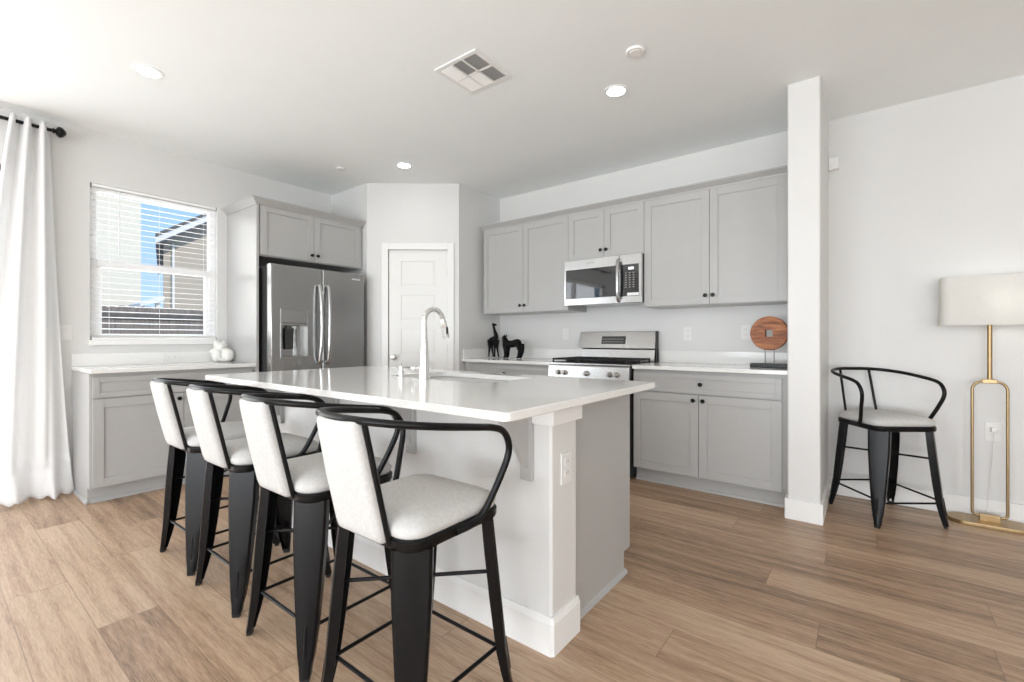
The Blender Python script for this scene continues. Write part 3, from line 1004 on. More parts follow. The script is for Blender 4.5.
bm = new(); prism(bm, rrect(IX0, IX1, IYF, IYB, 0.012, 4), 'z', 0, 0.884); iobj('half_wall', bm, 'wall')
bm = new()
BI = 0.013
pl = [(IX0 - BI, IYF - BI), (IX1 + 0.002, IYF - BI), (IX1 + BI, IYF - 0.002), (IX1 + BI, IYB + 0.002), (IX0 - BI, IYB + 0.002)]
prism(bm, pl, 'z', 0, 0.112)
pl2 = [(IX0 - 0.006, IYF - 0.006), (IX1 + 0.000, IYF - 0.006), (IX1 + 0.006, IYF - 0.001), (IX1 + 0.006, IYB + 0.001), (IX0 - 0.006, IYB + 0.001)]
A = [(x, y, 0.112) for x, y in pl]
B = [(x, y, 0.134) for x, y in pl2]
loft(bm, [A, B])
iobj('baseboard', bm, 'trim', angle=15)
bm = new(); box(bm, -0.955, IX1 + 0.020, IYF - 0.020, IYB + 0.008, 0.815, 0.884, 0.003); iobj('post_cap_trim', bm, 'trim')
# cabinets on the kitchen side
bm = new(); box(bm, IX0 + 0.04, ICX1 - 0.016, IYB, IYK - 0.021, 0.105, 0.884); cbx = iobj('cabinet_box', bm, 'cabinet', False)
bm = new(); box(bm, IX0 + 0.05, ICX1 - 0.016, IYB, IYK - 0.075, 0, 0.105); iobj('toe_kick', bm, 'cabinet', False)
bm = new()
prism(bm, [(IYB + 0.001, 0), (IYK - 0.072, 0), (IYK - 0.072, 0.105), (IYK - 0.003, 0.105), (IYK - 0.003, 0.884), (IYB + 0.001, 0.884)], 'x', ICX1 - 0.016, ICX1)
prism(bm, [(ICX1, 0), (ICX1 + 0.014, 0), (ICX1 + 0.012, 0.010), (ICX1 + 0.005, 0.019), (ICX1, 0.022)], 'y', IYB + 0.012, IYK - 0.058)
iobj('end_panel', bm, 'cabinet', False)
for i in range(4):
    xa = ICX1 - 0.02 - i * 0.48
    bm = new()
    shaker(bm, 0, 0.476, 0.113, 0.862)
    bm.transform(Matrix.Translation((xa, IYK, 0)) @ Matrix.Rotation(PI, 4, 'Z'))
    iobj('cabinet_door', bm, 'cabinet')
for cx in (-0.982, -1.624, -2.235, -2.842):
    bm = new()
    box(bm, cx - 0.025, cx + 0.025, IYF - 0.020, IYF, 0.605, 0.884, 0.0015)
    y0 = IYF - 0.020
    prof = [(y0, 0.884), (y0 - 0.200, 0.884)] + [(y0 - a, z) for a, z in ((0.192, 0.876), (0.160, 0.851), (0.128, 0.824), (0.100, 0.792), (0.078, 0.762), (0.058, 0.733), (0.040, 0.705), (0.026, 0.683), (0.018, 0.668), (0.016, 0.655))] + [(y0, 0.655)]
    prism(bm, prof, 'x', cx - 0.0125, cx + 0.0125)
    iobj('bracket', bm, 'cabinet', False)

# worktop with rounded corners and a sink cut-out
SX0, SX1, SY0, SY1 = -2.10, -1.385, 1.605, 2.025
tp = new()
outer = rrect(-2.982, -0.790, 1.003, 2.150, 0.022, 5)
inner = rrect(SX0, SX1, SY0, SY1, 0.02, 5)
def slab_hole(bm, outer, inner, z0, z1, b=0.003):
    rings = {}
    def ring(pts, z, ins=0.0):
        cx = sum(p[0] for p in pts) / len(pts); cy = sum(p[1] for p in pts) / len(pts)
        out = []
        for x, y in pts:
            out.append(bm.verts.new((x - math.copysign(ins, x - cx), y - math.copysign(ins, y - cy), z)))
        return out
    n = len(outer)
    ob0 = ring(outer, z0, b); ob1 = ring(outer, z0 + b); ot0 = ring(outer, z1 - b); ot1 = ring(outer, z1, b)
    ib = ring(inner, z0); it0 = ring(inner, z1 - b); it = ring(inner, z1, -b)
    def br(A, B):
        for i in range(n):
            bm.faces.new((A[i], A[(i + 1) % n], B[(i + 1) % n], B[i]))
    br(ob0, ob1); br(ob1, ot0); br(ot0, ot1); br(ot1, it); br(it, it0); br(it0, ib); br(ib, ob0)
OW = Vector((-1.886, 1.565, 0.886))
slab_hole(tp, outer, inner, 0.886, 0.914)
tp.transform(Matrix.Translation(-OW))
iw = obj('island_worktop', tp, 'quartz')
iw.location = OW
tag(iw, 'large white quartz worktop on the kitchen island', 'worktop')

# undermount sink
sk = thing('kitchen_sink', 'stainless undermount sink set in the island worktop', 'sink', ((SX0 + SX1) / 2, (SY0 + SY1) / 2, 0.886))
bm = new()
hx, hy = (SX1 - SX0) / 2, (SY1 - SY0) / 2
def rr3(hx, hy, r, z):
    return [(x, y, z) for x, y in rrect(-hx, hx, -hy, hy, r, 5)]
loft(bm, [rr3(hx + 0.02, hy + 0.02, 0.03, -0.003), rr3(hx - 0.001, hy - 0.001, 0.02, -0.003), rr3(hx - 0.006, hy - 0.006, 0.03, -0.17), rr3(hx - 0.03, hy - 0.03, 0.05, -0.20),
          rr3(0.05, 0.05, 0.049, -0.205), rr3(0.05, 0.05, 0.049, -0.208), rr3(hx - 0.02, hy - 0.02, 0.05, -0.206), rr3(hx + 0.002, hy + 0.002, 0.03, -0.172), rr3(hx + 0.004, hy + 0.004, 0.02, -0.008), rr3(hx + 0.02, hy + 0.02, 0.03, -0.006)], cap=False)
obj('basin', bm, 'sink_steel', sk)
bm = new(); lathe(bm, [(0.045, -0.206), (0.045, -0.200), (0.036, -0.201), (0.030, -0.206), (0.0, -0.206)]); obj('drain', bm, 'chrome', sk)

# faucet
fc = thing('kitchen_faucet', 'tall chrome pull-down faucet with high arc on the island', 'faucet', (-1.752, 1.556, 0.914))
bm = new(); lathe(bm, [(0.030, 0.0), (0.030, 0.004), (0.0265, 0.008), (0.024, 0.06), (0.018, 0.17), (0.0145, 0.25), (0.0145, 0.27)], (0, 0, 0), 'z', 24); obj('body', bm, 'chrome', fc)
arc = [(0, 0, 0.262)]
for i in range(0, 15):
    a = PI - i / 14 * (PI * 0.95)
    arc.append((0, 0.064 + 0.064 * math.cos(a), 0.293 + 0.064 * math.sin(a)))
bm = new(); tube(bm, arc, 0.0125, 14); obj('spout', bm, 'chrome', fc)
e0 = Vector(arc[-1]); dirn = (Vector(arc[-1]) - Vector(arc[-2])).normalized()
bm = new(); tube(bm, [e0 - dirn * 0.004, e0 + dirn * 0.01, e0 + dirn * 0.03, e0 + dirn * 0.085, e0 + dirn * 0.095], [0.0135, 0.0155, 0.0165, 0.019, 0.017], 16); sh = obj('spray_head', bm, 'chrome', fc)
bm = new(); c_ = e0 + dirn * 0.055; ball(bm, (0.0165, c_.y, c_.z), 0.006, 0.007, 0.022, 10, 8); obj('spray_button', bm, 'black', sh)
bm = new(); tube(bm, [(-0.015, -0.002, 0.055), (-0.042, -0.006, 0.055), (-0.044, -0.006, 0.055), (-0.050, -0.007, 0.055), (-0.052, -0.007, 0.055), (-0.078, -0.010, 0.056)], [0.013, 0.013, 0.010, 0.010, 0.0135, 0.0125], 14)
obj('handle', bm, 'chrome', fc)
# soap dispenser
so = thing('soap_dispenser', 'small chrome deck-mounted soap dispenser left of the faucet', 'soap dispenser', (-1.985, 1.600, 0.914))
bm = new(); lathe(bm, [(0.022, 0.0), (0.022, 0.004), (0.015, 0.007), (0.014, 0.034), (0.010, 0.036), (0.010, 0.044), (0.013, 0.046), (0.013, 0.056), (0.0, 0.057)], n=18); obj('pump', bm, 'chrome', so)
bm = new(); tube(bm, catmull([(0, 0.0, 0.050), (0.0, 0.03, 0.053), (0.0, 0.06, 0.047), (0, 0.066, 0.036)], 5), 0.006, 8); obj('nozzle', bm, 'chrome', so)


# ------------------------------------------------------------------ bar stools
SEAT_Z = 0.581
LTOP, LBOT = 0.162, 0.204


def stool_leg(sx, sy):
    bm = new()
    ax, ay = sx / math.sqrt(2), sy / math.sqrt(2)        # outward diagonal
    tx, ty = -ay, ax
    spec = [(SEAT_Z - 0.012, 0.108, 0.034), (0.44, 0.104, 0.036), (0.27, 0.084, 0.036), (0.15, 0.066, 0.033), (0.075, 0.050, 0.028), (0.045, 0.038, 0.026), (0.014, 0.032, 0.024)]
    rings = []
    for z, w, d in spec:
        t = 1 - z / (SEAT_Z - 0.012)
        kick = 0.010 * max(0, (0.12 - z) / 0.12)
        c = LTOP + (LBOT - LTOP) * t + kick / math.sqrt(2)
        cx, cy = sx * c, sy * c
        th = 0.0035
        sec = [(-w / 2 - 0.002, -d), (-w / 2, -0.006), (-w / 2 + 0.008, 0.0), (0.0, 0.003), (w / 2 - 0.008, 0.0), (w / 2, -0.006), (w / 2 + 0.002, -d),
               (w / 2 + 0.002 - th, -d), (w / 2 - th, -0.008), (w / 2 - 0.010, -th), (0.0, 0.003 - th), (-w / 2 + 0.010, -th), (-w / 2 + th, -0.008), (-w / 2 - 0.002 + th, -d)]
        rings.append([(cx + tx * p + ax * q, cy + ty * p + ay * q, z) for p, q in sec])
    loft(bm, rings)
    # pressed rib on the lower leg
    rib = [LTOP + (LBOT - LTOP) * (1 - z / (SEAT_Z - 0.012)) + 0.010 * max(0, (0.12 - z) / 0.12) / math.sqrt(2) for z in (0.075, 0.175)]
    tube(bm, [(sx * rib[0], sy * rib[0], 0.075), (sx * rib[1], sy * rib[1], 0.175)], 0.0055, 8)
    return bm, (sx * (LBOT + 0.006), sy * (LBOT + 0.006), ax, ay)


def make_stool(label, loc, rot, cushion=True, group=None):
    s = thing('bar_stool', label, 'bar stool', loc, rot, group)
    for sx, sy in ((-1, -1), (1, -1), (1, 1), (-1, 1)):
        bm, f = stool_leg(sx, sy)
        lg = obj('leg', bm, 'black_metal', s, angle=30)
        bm = new()
        px, py = f[0] - f[2] * 0.010, f[1] - f[3] * 0.010
        tx, ty = -f[3], f[2]
        loft(bm, [[(px + tx * a * k + f[2] * b * k, py + ty * a * k + f[3] * b * k, z) for a, b in ((-0.0155, -0.012), (0.0155, -0.012), (0.0155, 0.005), (-0.0155, 0.005))] for z, k in ((0, 0.9), (0.018, 1.0))])
        obj('rubber_foot', bm, 'rubber', lg)
    def cpos(z):
        t = 1 - z / (SEAT_Z - 0.012)
        return LTOP + (LBOT - LTOP) * t - 0.010
    a = cpos(0.155)
    u = cpos(0.395)
    for p, q in (((-a, -a, 0.155), (-a, a, 0.155)), ((a, -a, 0.155), (a, a, 0.155)), ((-a, -a, 0.170), (a, -a, 0.170)), ((-a, a, 0.140), (a, a, 0.140)), ((-u, -u, 0.386), (u, u, 0.386)), ((u, -u, 0.400), (-u, u, 0.400))):
        bm = new(); tube(bm, [p, q], 0.0062, 8); obj('footrest_bar', bm, 'black_metal', s)
    # seat pan: rounded square, slightly wider in front
    bm = new()
    def rs(hw_, z, r=0.06):
        return [(x, y, z) for x, y in rrect(-hw_, hw_, -hw_, hw_, r, 6)]
    loft(bm, [rs(0.176, SEAT_Z - 0.018), rs(0.187, SEAT_Z - 0.015), rs(0.190, SEAT_Z - 0.008), rs(0.190, SEAT_Z + 0.010), rs(0.186, SEAT_Z + 0.014)])
    obj('seat_pan', bm, 'black_metal', s)
    bm = new()
    loft(bm, [rs(0.176, SEAT_Z + 0.012), rs(0.185, SEAT_Z + 0.020), rs(0.188, SEAT_Z + 0.034), rs(0.180, SEAT_Z + 0.050), rs(0.155, SEAT_Z + 0.064, 0.055), rs(0.110, SEAT_Z + 0.073, 0.05), rs(0.055, SEAT_Z + 0.077, 0.03), rs(0.012, SEAT_Z + 0.078, 0.01)])
    obj('seat_cushion', bm, 'fabric', s, angle=80)
    # back rail that sweeps into both arms and returns to the seat
    half = [(0.0, -0.276, 0.914), (0.10, -0.264, 0.913), (0.180, -0.215, 0.906), (0.228, -0.13, 0.894), (0.244, -0.02, 0.878), (0.248, 0.065, 0.864), (0.249, 0.112, 0.845),
            (0.248, 0.138, 0.806), (0.244, 0.138, 0.765), (0.232, 0.116, 0.705), (0.214, 0.086, 0.635), (0.204, 0.064, 0.601), (0.197, 0.028, 0.584), (0.191, -0.03, 0.580)]
    pts = [(-x, y, z) for x, y, z in half[:0:-1]] + half
    bm = new(); tube(bm, catmull(pts, 7), 0.0105, 12); obj('arm_rail', bm, 'black_metal', s)
    for sx in (-1, 1):
        bm = new(); tube(bm, [(sx * 0.104, -0.188, SEAT_Z - 0.004), (sx * 0.098, -0.262, 0.912)], 0.0078, 10); obj('back_post', bm, 'black_metal', s)
    if cushion:
        bm = new()
        rings = []
        for t, hw_, th in ((0.0, 0.094, 0.010), (0.03, 0.099, 0.018), (0.10, 0.100, 0.021), (0.5, 0.097, 0.023), (0.90, 0.092, 0.021), (0.975, 0.091, 0.018), (1.0, 0.086, 0.010)):
            y = -0.188 - 0.074 * t
            z = SEAT_Z + 0.000 + 0.330 * t
            sec = []
            for px, py in rrect(-hw_, hw_, -th, th, min(th * 0.8, 0.016), 4):
                bow = -0.012 * (1 - (px / 0.11) ** 2)
                sec.append((px, y + py + bow - 0.004, z))
            rings.append(sec)
        loft(bm, rings)
        obj('back_cushion', bm, 'fabric', s, angle=60)
    return s


SG = 'black metal bar stools with pale cushions'
st1 = make_stool('black metal bar stool at the island nearest the camera, whole seat in view', (-1.100, 0.952, 0), 0, True, SG)
dup(st1, (-1.654, 0.978, 0), 0, 'black metal bar stool with padded back, second nearest along the island', SG)
dup(st1, (-2.212, 0.992, 0), 0, 'black metal bar stool with padded back, second from the far end of the island', SG)
dup(st1, (-2.736, 1.000, 0), 0, 'black metal bar stool at the far end of the island, nearest the curtain', SG)
make_stool('black metal bar stool without back pad, standing in the corner beside the brass lamp', (0.092, 3.758, 0), R_(-143.1), False, SG)

# ------------------------------------------------------------------ floor lamp
lp = thing('floor_lamp', 'brass floor lamp with rectangular loop stem and oblong white shade', 'lamp', (0.588, 3.945, 0))
bm = new(); prism(bm, rrect(-0.185, 0.185, -0.092, 0.092, 0.080, 10), 'z', 0, 0.024, 0.004); obj('base', bm, 'brass', lp)
bm = new()
loop = []
x, z0, z1, r = 0.075, 0.052, 0.862, 0.05
for cx, cz, a0, rr in ((x - r, z1 - r, 0, r), (-x + r, z1 - r, 90, r), (-x + 0.02, z0 + 0.02, 180, 0.02), (x - 0.02, z0 + 0.02, 270, 0.02)):
    for i in range(7):
        a = R_(a0 + 15 * i)
        loop.append((cx + rr * math.cos(a), 0, cz + rr * math.sin(a)))
tube(bm, loop, 0.0075, 10, closed=True); obj('loop_stem', bm, 'brass', lp)
bm = new(); box(bm, -0.032, 0.032, -0.011, 0.011, 0.851, 0.876, 0.003); obj('upper_clamp', bm, 'brass', lp)
bm = new(); box(bm, -0.045, 0.045, -0.014, 0.014, 0.022, 0.062, 0.003); obj('lower_clamp', bm, 'brass', lp)
bm = new(); tube(bm, [(0, 0, 0.872), (0, 0, 1.235)], 0.0115, 14); obj('pole', bm, 'brass', lp)
bm = new()
def shade_ring(k, z):
    return [(x, y, z) for x, y in rrect(-0.222 + k, 0.222 - k, -0.092 + k, 0.092 - k, 0.045 - k * 0.5, 8)]
loft(bm, [shade_ring(0.0, 1.203), shade_ring(0.002, 1.497), shade_ring(0.006, 1.497), shade_ring(0.004, 1.203), shade_ring(0.0, 1.203)], cap=False)
bmesh.ops.remove_doubles(bm, verts=bm.verts, dist=0.0005)
shd = obj('lamp_shade', bm, 'shade', lp, angle=60)
bm = new()
for p in ((0.216, 0), (-0.216, 0), (0, 0.086), (0, -0.086)):
    tube(bm, [(0, 0, 1.225), (p[0], p[1], 1.232)], 0.0025, 6)
obj('shade_spider', bm, 'brass', shd)
bm = new(); lathe(bm, [(0.014, 1.23), (0.014, 1.27), (0.03, 1.31), (0.032, 1.335), (0.02, 1.36), (0, 1.365)], n=16); obj('bulb', bm, 'plastic', lp)
bm = new(); tube(bm, catmull([(0.0, 0.07, 0.028), (0.0, 0.085, 0.04), (0.015, 0.092, 0.20), (0.028, 0.092, 0.40), (0.033, 0.085, 0.553)], 8), 0.0025, 6); obj('cord', bm, 'plastic', lp)
bm = new(); box(bm, 0.019, 0.047, 0.076, 0.107, 0.548, 0.576, 0.004); obj('plug', bm, 'plastic', lp)


bl_d = bpy.data.lights.new('shade_fill_light', 'POINT')  # dim light added inside the shade to brighten it
bl_d.energy = 0.7
bl_d.shadow_soft_size = 0.04
bl_d.color = (1.0, 0.95, 0.88)
bl_o = bpy.data.objects.new('shade_fill_light', bl_d)
COL.objects.link(bl_o)
bl_o.location = (0.05, 0, 1.345)
bl_o.parent = lp

# ------------------------------------------------------------------ curtain and rod
rod = thing('curtain_rod', 'black curtain rod with bulb finial above the patio door', 'curtain rod', (-4.60, 0.4, 2.607))
bm = new(); tube(bm, [(0, -2.75, 0), (0, 0.205, 0)], 0.0125, 12); obj('pole', bm, 'black', rod)
bm = new(); lathe(bm, [(0.013, 0.198), (0.019, 0.202), (0.019, 0.208), (0.012, 0.212), (0.014, 0.215), (0.034, 0.226), (0.038, 0.238), (0.033, 0.252), (0.017, 0.266), (0.0, 0.274)], (0, 0, 0), 'y', 20); obj('finial', bm, 'black', rod)
for y in (-0.095, -2.5):
    bm = new(); tube(bm, [(-0.088, y, 0.0), (-0.006, y, -0.004)], 0.006, 8); lathe(bm, [(0.026, -0.0895), (0.026, -0.082), (0.0, -0.081)], (0, y, 0), 'x', 14); lathe(bm, [(0.018, y - 0.008), (0.018, y + 0.008)], (0, 0, 0), 'y', 16); obj('bracket', bm, 'black', rod)


def curtain_bm():
    bm = new()
    NU, NV = 150, 90
    grid = []
    for j in range(NV + 1):
        t = j / NV                        # 0 top, 1 bottom
        z = 2.645 - t * (2.645 - 0.004)
        y_l = 0.395 - 0.24 * t ** 0.9
        y_r = 0.590 + 0.070 * t + 0.040 * t * t
        row = []
        for i in range(NU + 1):
            s = i / NU
            amp = 0.040 * (1 - 0.55 * t)
            wob = 0.35 * math.sin(3.1 * t + 5 * s)
            ph = s * 2 * PI * 2.7 + 0.6 + wob * t
            x = -4.60 + amp * math.sin(ph) + 0.010 * math.sin(ph * 2.3 + 4 * t) * t
            y = y_l + (y_r - y_l) * s + 0.010 * math.cos(ph) * t
            # puddle: bottom hem spreads out on the floor
            pud = max(0.0, (t - 0.90) / 0.10)
            x += pud * (0.075 + 0.030 * math.sin(s * 17) + 0.02 * math.sin(s * 41)) 
            zz = z + pud * (0.020 * math.sin(s * 23) ** 2)
            # crease of the doubled hem
            hem = math.exp(-((z - 0.235) / 0.016) ** 2)
            x += 0.018 * hem * (1 if z > 0.235 else 0.2)
            x = max(x, XL + 0.026)
            row.append(bm.verts.new((x + 4.60, y - 0.45, max(zz, 0.005))))
        grid.append(row)
    for a, b in zip(grid, grid[1:]):
        for i in range(NU):
            bm.faces.new((a[i], a[i + 1], b[i + 1], b[i]))
    return bm


cu = thing('curtain', 'white linen curtain hanging to the floor beside the patio door', 'curtain', (-4.60, 0.45, 0))
co = obj('cloth', curtain_bm(), 'linen', cu, angle=180)
md_ = co.modifiers.new('thickness', 'SOLIDIFY'); md_.thickness = 0.003

# ------------------------------------------------------------------ ornaments
# giraffe figurine (faces right)
def limb(bm, pts, rs, n=10, flat=1.0):
    P = catmull(pts, 5)
    N = len(P)
    rr = []
    for i in range(N):
        f = i / (N - 1) * (len(rs) - 1)
        k = min(int(f), len(rs) - 2)
        rr.append(rs[k] + (rs[k + 1] - rs[k]) * (f - k))
    tube(bm, P, rr, n)


def figurine(bm):
    o = obj('body', bm, 'figurine', None, angle=180)
    m = o.modifiers.new('fuse', 'REMESH')
    m.mode = 'VOXEL'
    m.voxel_size = 0.0035
    m.use_smooth_shade = True
    return o


bm = new()
limb(bm, [(-0.052, 0, 0.150), (-0.045, 0, 0.180), (-0.005, 0, 0.200), (0.030, 0, 0.215), (0.040, 0, 0.235)], [0.018, 0.030, 0.028, 0.030, 0.020])
limb(bm, [(0.028, 0, 0.205), (0.030, 0, 0.240), (0.010, 0, 0.295), (-0.006, 0, 0.345), (-0.006, 0, 0.360)], [0.032, 0.024, 0.016, 0.0125, 0.012])
limb(bm, [(-0.024, 0, 0.357), (0.0, 0, 0.358), (0.024, 0, 0.352), (0.036, 0, 0.347)], [0.009, 0.0135, 0.012, 0.009])
for y in (-0.008, 0.008):
    limb(bm, [(-0.010, y, 0.362), (-0.012, y * 1.3, 0.376)], [0.004, 0.003], 6)
for x, x2, y in ((-0.052, -0.058, -0.014), (-0.040, -0.022, 0.014), (0.026, 0.022, -0.014), (0.038, 0.052, 0.014)):
    limb(bm, [(x, y, 0.190), (x * 0.95, y, 0.100), (x2, y, 0.030), (x2 + 0.003, y, 0.006)], [0.024, 0.012, 0.008, 0.009], 8)
limb(bm, [(-0.066, 0, 0.178), (-0.072, 0, 0.14), (-0.068, 0, 0.11)], [0.006, 0.004, 0.006], 6)
g_ = figurine(bm)
g_.name = 'giraffe_figurine'
g_.location = (-3.198, 3.83, 0.9185)
tag(g_, 'slim black giraffe figurine on the worktop near the pantry wall', 'figurine', 'black animal figurines')
bm = new()
limb(bm, [(0.100, 0, 0.150), (0.070, 0, 0.162), (0.0, 0, 0.148), (-0.070, 0, 0.150), (-0.090, 0, 0.165)], [0.028, 0.040, 0.038, 0.040, 0.030])
limb(bm, [(-0.078, 0, 0.140), (-0.092, 0, 0.180), (-0.098, 0, 0.210)], [0.040, 0.034, 0.026])
limb(bm, [(-0.096, 0, 0.222), (-0.112, 0, 0.212), (-0.126, 0, 0.200)], [0.023, 0.020, 0.013])
for y in (-0.016, 0.016):
    limb(bm, [(-0.090, y, 0.225), (-0.088, y * 1.2, 0.247)], [0.010, 0.005], 6)
for x, x2, y in ((-0.074, -0.076, -0.019), (-0.070, -0.070, 0.019), (0.098, 0.098, -0.019), (0.104, 0.104, 0.019)):
    k = 0.014 if x > 0 else 0.0
    limb(bm, [(x, y, 0.145), (x + k, y, 0.080), (x2, y, 0.028), (x2 - 0.008, y, 0.011), (x2 - 0.024, y, 0.010)], [0.036, 0.021, 0.0155, 0.0125, 0.010], 8)
limb(bm, [(0.112, 0, 0.165), (0.128, 0, 0.12), (0.126, 0, 0.085)], [0.009, 0.007, 0.009], 6)
l_ = figurine(bm)
l_.name = 'lion_figurine'
l_.location = (-2.940, 3.82, 0.9175)
tag(l_, 'stocky black four-legged animal figurine facing the giraffe', 'figurine', 'black animal figurines')

# wooden disc sculpture
dc = thing('disc_sculpture', 'round reddish wooden disc ornament with square hole on black stand', 'ornament', (-0.549, 3.735, 0.9142))
bm = new(); box(bm, -0.118, 0.118, -0.045, 0.045, 0.0, 0.030, 0.003); obj('stand_base', bm, 'black', dc)
for x in (-0.028, 0.028):
    bm = new(); tube(bm, [(x, 0, 0.02), (x, 0, 0.130)], 0.0042, 8); obj('stand_rod', bm, 'nickel', dc)
bm = new()
n = 64
r, hh, t = 0.121, 0.024, 0.030
cz = 0.245
ang = [2 * PI * (i + 0.5) / n for i in range(n)]
def sq(a):
    c, s = math.cos(a), math.sin(a)
    k = hh / max(abs(c), abs(s))
    return c * k, s * k
def ringd(rad, y):
    return [bm.verts.new((rad * math.cos(a), y, cz + rad * math.sin(a))) for a in ang]
def rings(y):
    return [bm.verts.new((sq(a)[0], y, cz + sq(a)[1])) for a in ang]
seq = [rings(-t), ringd(r - 0.006, -t), ringd(r - 0.001, -t + 0.004), ringd(r, -t + 0.010), ringd(r, t - 0.010), ringd(r - 0.001, t - 0.004), ringd(r - 0.006, t), rings(t)]
for A, B in zip(seq, seq[1:] + seq[:1]):
    for i in range(n):
        bm.faces.new((A[i], A[(i + 1) % n], B[(i + 1) % n], B[i]))
obj('disc', bm, 'wood_disc', dc, angle=35)

# white ceramic animal on the window worktop
bm = new()
limb(bm, [(0.0, -0.050, 0.045), (0.0, -0.03, 0.058), (0.0, 0.03, 0.055), (0.0, 0.055, 0.045)], [0.040, 0.052, 0.054, 0.042], 14)
ball(bm, (0.03, 0.030, 0.052), 0.045, 0.048, 0.052)
ball(bm, (0.025, -0.035, 0.050), 0.036, 0.034, 0.048)
ball(bm, (0.005, -0.008, 0.125), 0.036, 0.042, 0.030)
for y in (-0.032, 0.016):
    limb(bm, [(0.0, y, 0.140), (0.0, y + (0.004 if y > 0 else -0.004), 0.166)], [0.014, 0.006], 8)
ball(bm, (0.035, -0.008, 0.120), 0.014, 0.018, 0.012)
limb(bm, [(0.03, 0.065, 0.03), (0.06, 0.02, 0.02), (0.062, -0.03, 0.018)], [0.016, 0.016, 0.012], 8)
cf = obj('animal_ornament', bm, 'ceramic', None, angle=180)
m_ = cf.modifiers.new('fuse', 'REMESH'); m_.mode = 'VOXEL'; m_.voxel_size = 0.005; m_.use_smooth_shade = True
cf.scale = (1.2, 1.2, 1.15)
cf.location = (-4.565, 1.668, 0.9145)
tag(cf, 'small white ceramic animal ornament on the worktop under the window', 'ornament')


# ------------------------------------------------------------------ outlets, switches, sensor
def wall_plate(name, label, cat, loc, rot, horizontal=False, kind='outlet', group='white wall outlets'):
    """plate in local frame facing -y"""
    p = thing(name, label, cat, loc, rot, group)
    hw_, hh_ = (0.058, 0.036) if horizontal else (0.036, 0.058)
    bm = new(); box(bm, -hw_, hw_, -0.006, 0.0, -hh_, hh_, 0.002); obj('cover_plate', bm, 'plate', p)
    if kind == 'outlet':
        for d in (-0.021, 0.021):
            cx_, cz_ = (d, 0) if horizontal else (0, d)
            bm = new(); prism(bm, rrect(cx_ - 0.015, cx_ + 0.015, cz_ - 0.015, cz_ + 0.015, 0.008, 4), 'y', -0.0085, -0.005); rc = obj('receptacle', bm, 'plate', p)
            bm = new()
            for e in (-0.006, 0.006):
                if horizontal:
                    box(bm, cx_ - 0.004, cx_ + 0.004, -0.0088, -0.008, cz_ + e - 0.001, cz_ + e + 0.001)
                else:
                    box(bm, cx_ + e - 0.001, cx_ + e + 0.001, -0.0088, -0.008, cz_ - 0.001, cz_ + 0.007)
            obj('slots', bm, 'slot', rc, smooth=False)
    else:
        bm = new(); prism(bm, [(-0.010, -0.030), (-0.006, -0.032), (-0.006, 0.032), (-0.008, 0.030)], 'x', -0.016, 0.016); obj('rocker', bm, 'plate', p)
    return p


wall_plate('wall_outlet', 'white wall outlet between the black animals and the range', 'outlet', (-2.43, YB, 1.168), 0)
wall_plate('wall_outlet', 'white wall outlet above the worktop, right beside the range', 'outlet', (-1.215, YB, 1.162), 0)
wall_plate('wall_outlet', 'white wall outlet just left of the wooden disc', 'outlet', (-0.763, YB, 1.172), 0)
wall_plate('wall_outlet', 'white wall outlet behind the brass floor lamp stem', 'outlet', (0.620, YB, 0.547), 0)
wall_plate('wall_outlet', 'white wall outlet set sideways in the upstand below the window', 'outlet', (XL + 0.018, 1.330, 0.963), PI / 2, True)
wall_plate('wall_outlet', 'white outlet on the end of the island half wall', 'outlet', (IX1, 1.470, 0.645), PI / 2)
wall_plate('wall_switch', 'white light switch on the wall between curtain and window', 'switch', (XL, 0.682, 1.165), PI / 2, False, 'switch', None)
sn = thing('wall_sensor', 'small white alarm sensor high in the corner beside the partition post', 'sensor', (-0.186, YB, 2.335))
bm = new(); box(bm, -0.030, 0.030, -0.045, 0.0, 0, 0.085, 0.006); obj('housing', bm, 'plastic', sn)
bm = new(); box(bm, -0.022, 0.022, -0.048, -0.044, 0.012, 0.040, 0.003); obj('lens', bm, 'trim', sn)

# ------------------------------------------------------------------ ceiling fixtures
DGR = 'recessed ceiling downlights'


def downlight(label, x, y):
    d = thing('downlight', label, 'ceiling light', (x, y, ZC), 0, DGR)
    bm = new(); lathe(bm, [(0.078, 0.0), (0.078, -0.003), (0.064, -0.005), (0.060, -0.003), (0.056, 0.0)], n=36); obj('trim_ring', bm, 'ceiling', d)
    bm = new(); lathe(bm, [(0.055, -0.001), (0.055, -0.002), (0.0, -0.0025)], n=36); obj('lens', bm, 'lamp_glow', d)
    l = bpy.data.lights.new('downlight_lamp', 'AREA')
    l.shape = 'DISK'; l.size = 0.11; l.energy = 0.6; l.color = (1.0, 0.95, 0.88); l.spread = R_(150)
    lo = bpy.data.objects.new('downlight_lamp', l)
    COL.objects.link(lo)
    lo.location = (0, 0, -0.012)
    lo.parent = d
    return d


downlight('glowing recessed downlight in the ceiling nearest the window and curtain', -3.376, 0.845)
downlight('glowing recessed downlight in the ceiling in front of the wall cabinets', -1.269, 2.739)
downlight('glowing recessed downlight in the ceiling in front of the pantry door', -3.349, 2.730)

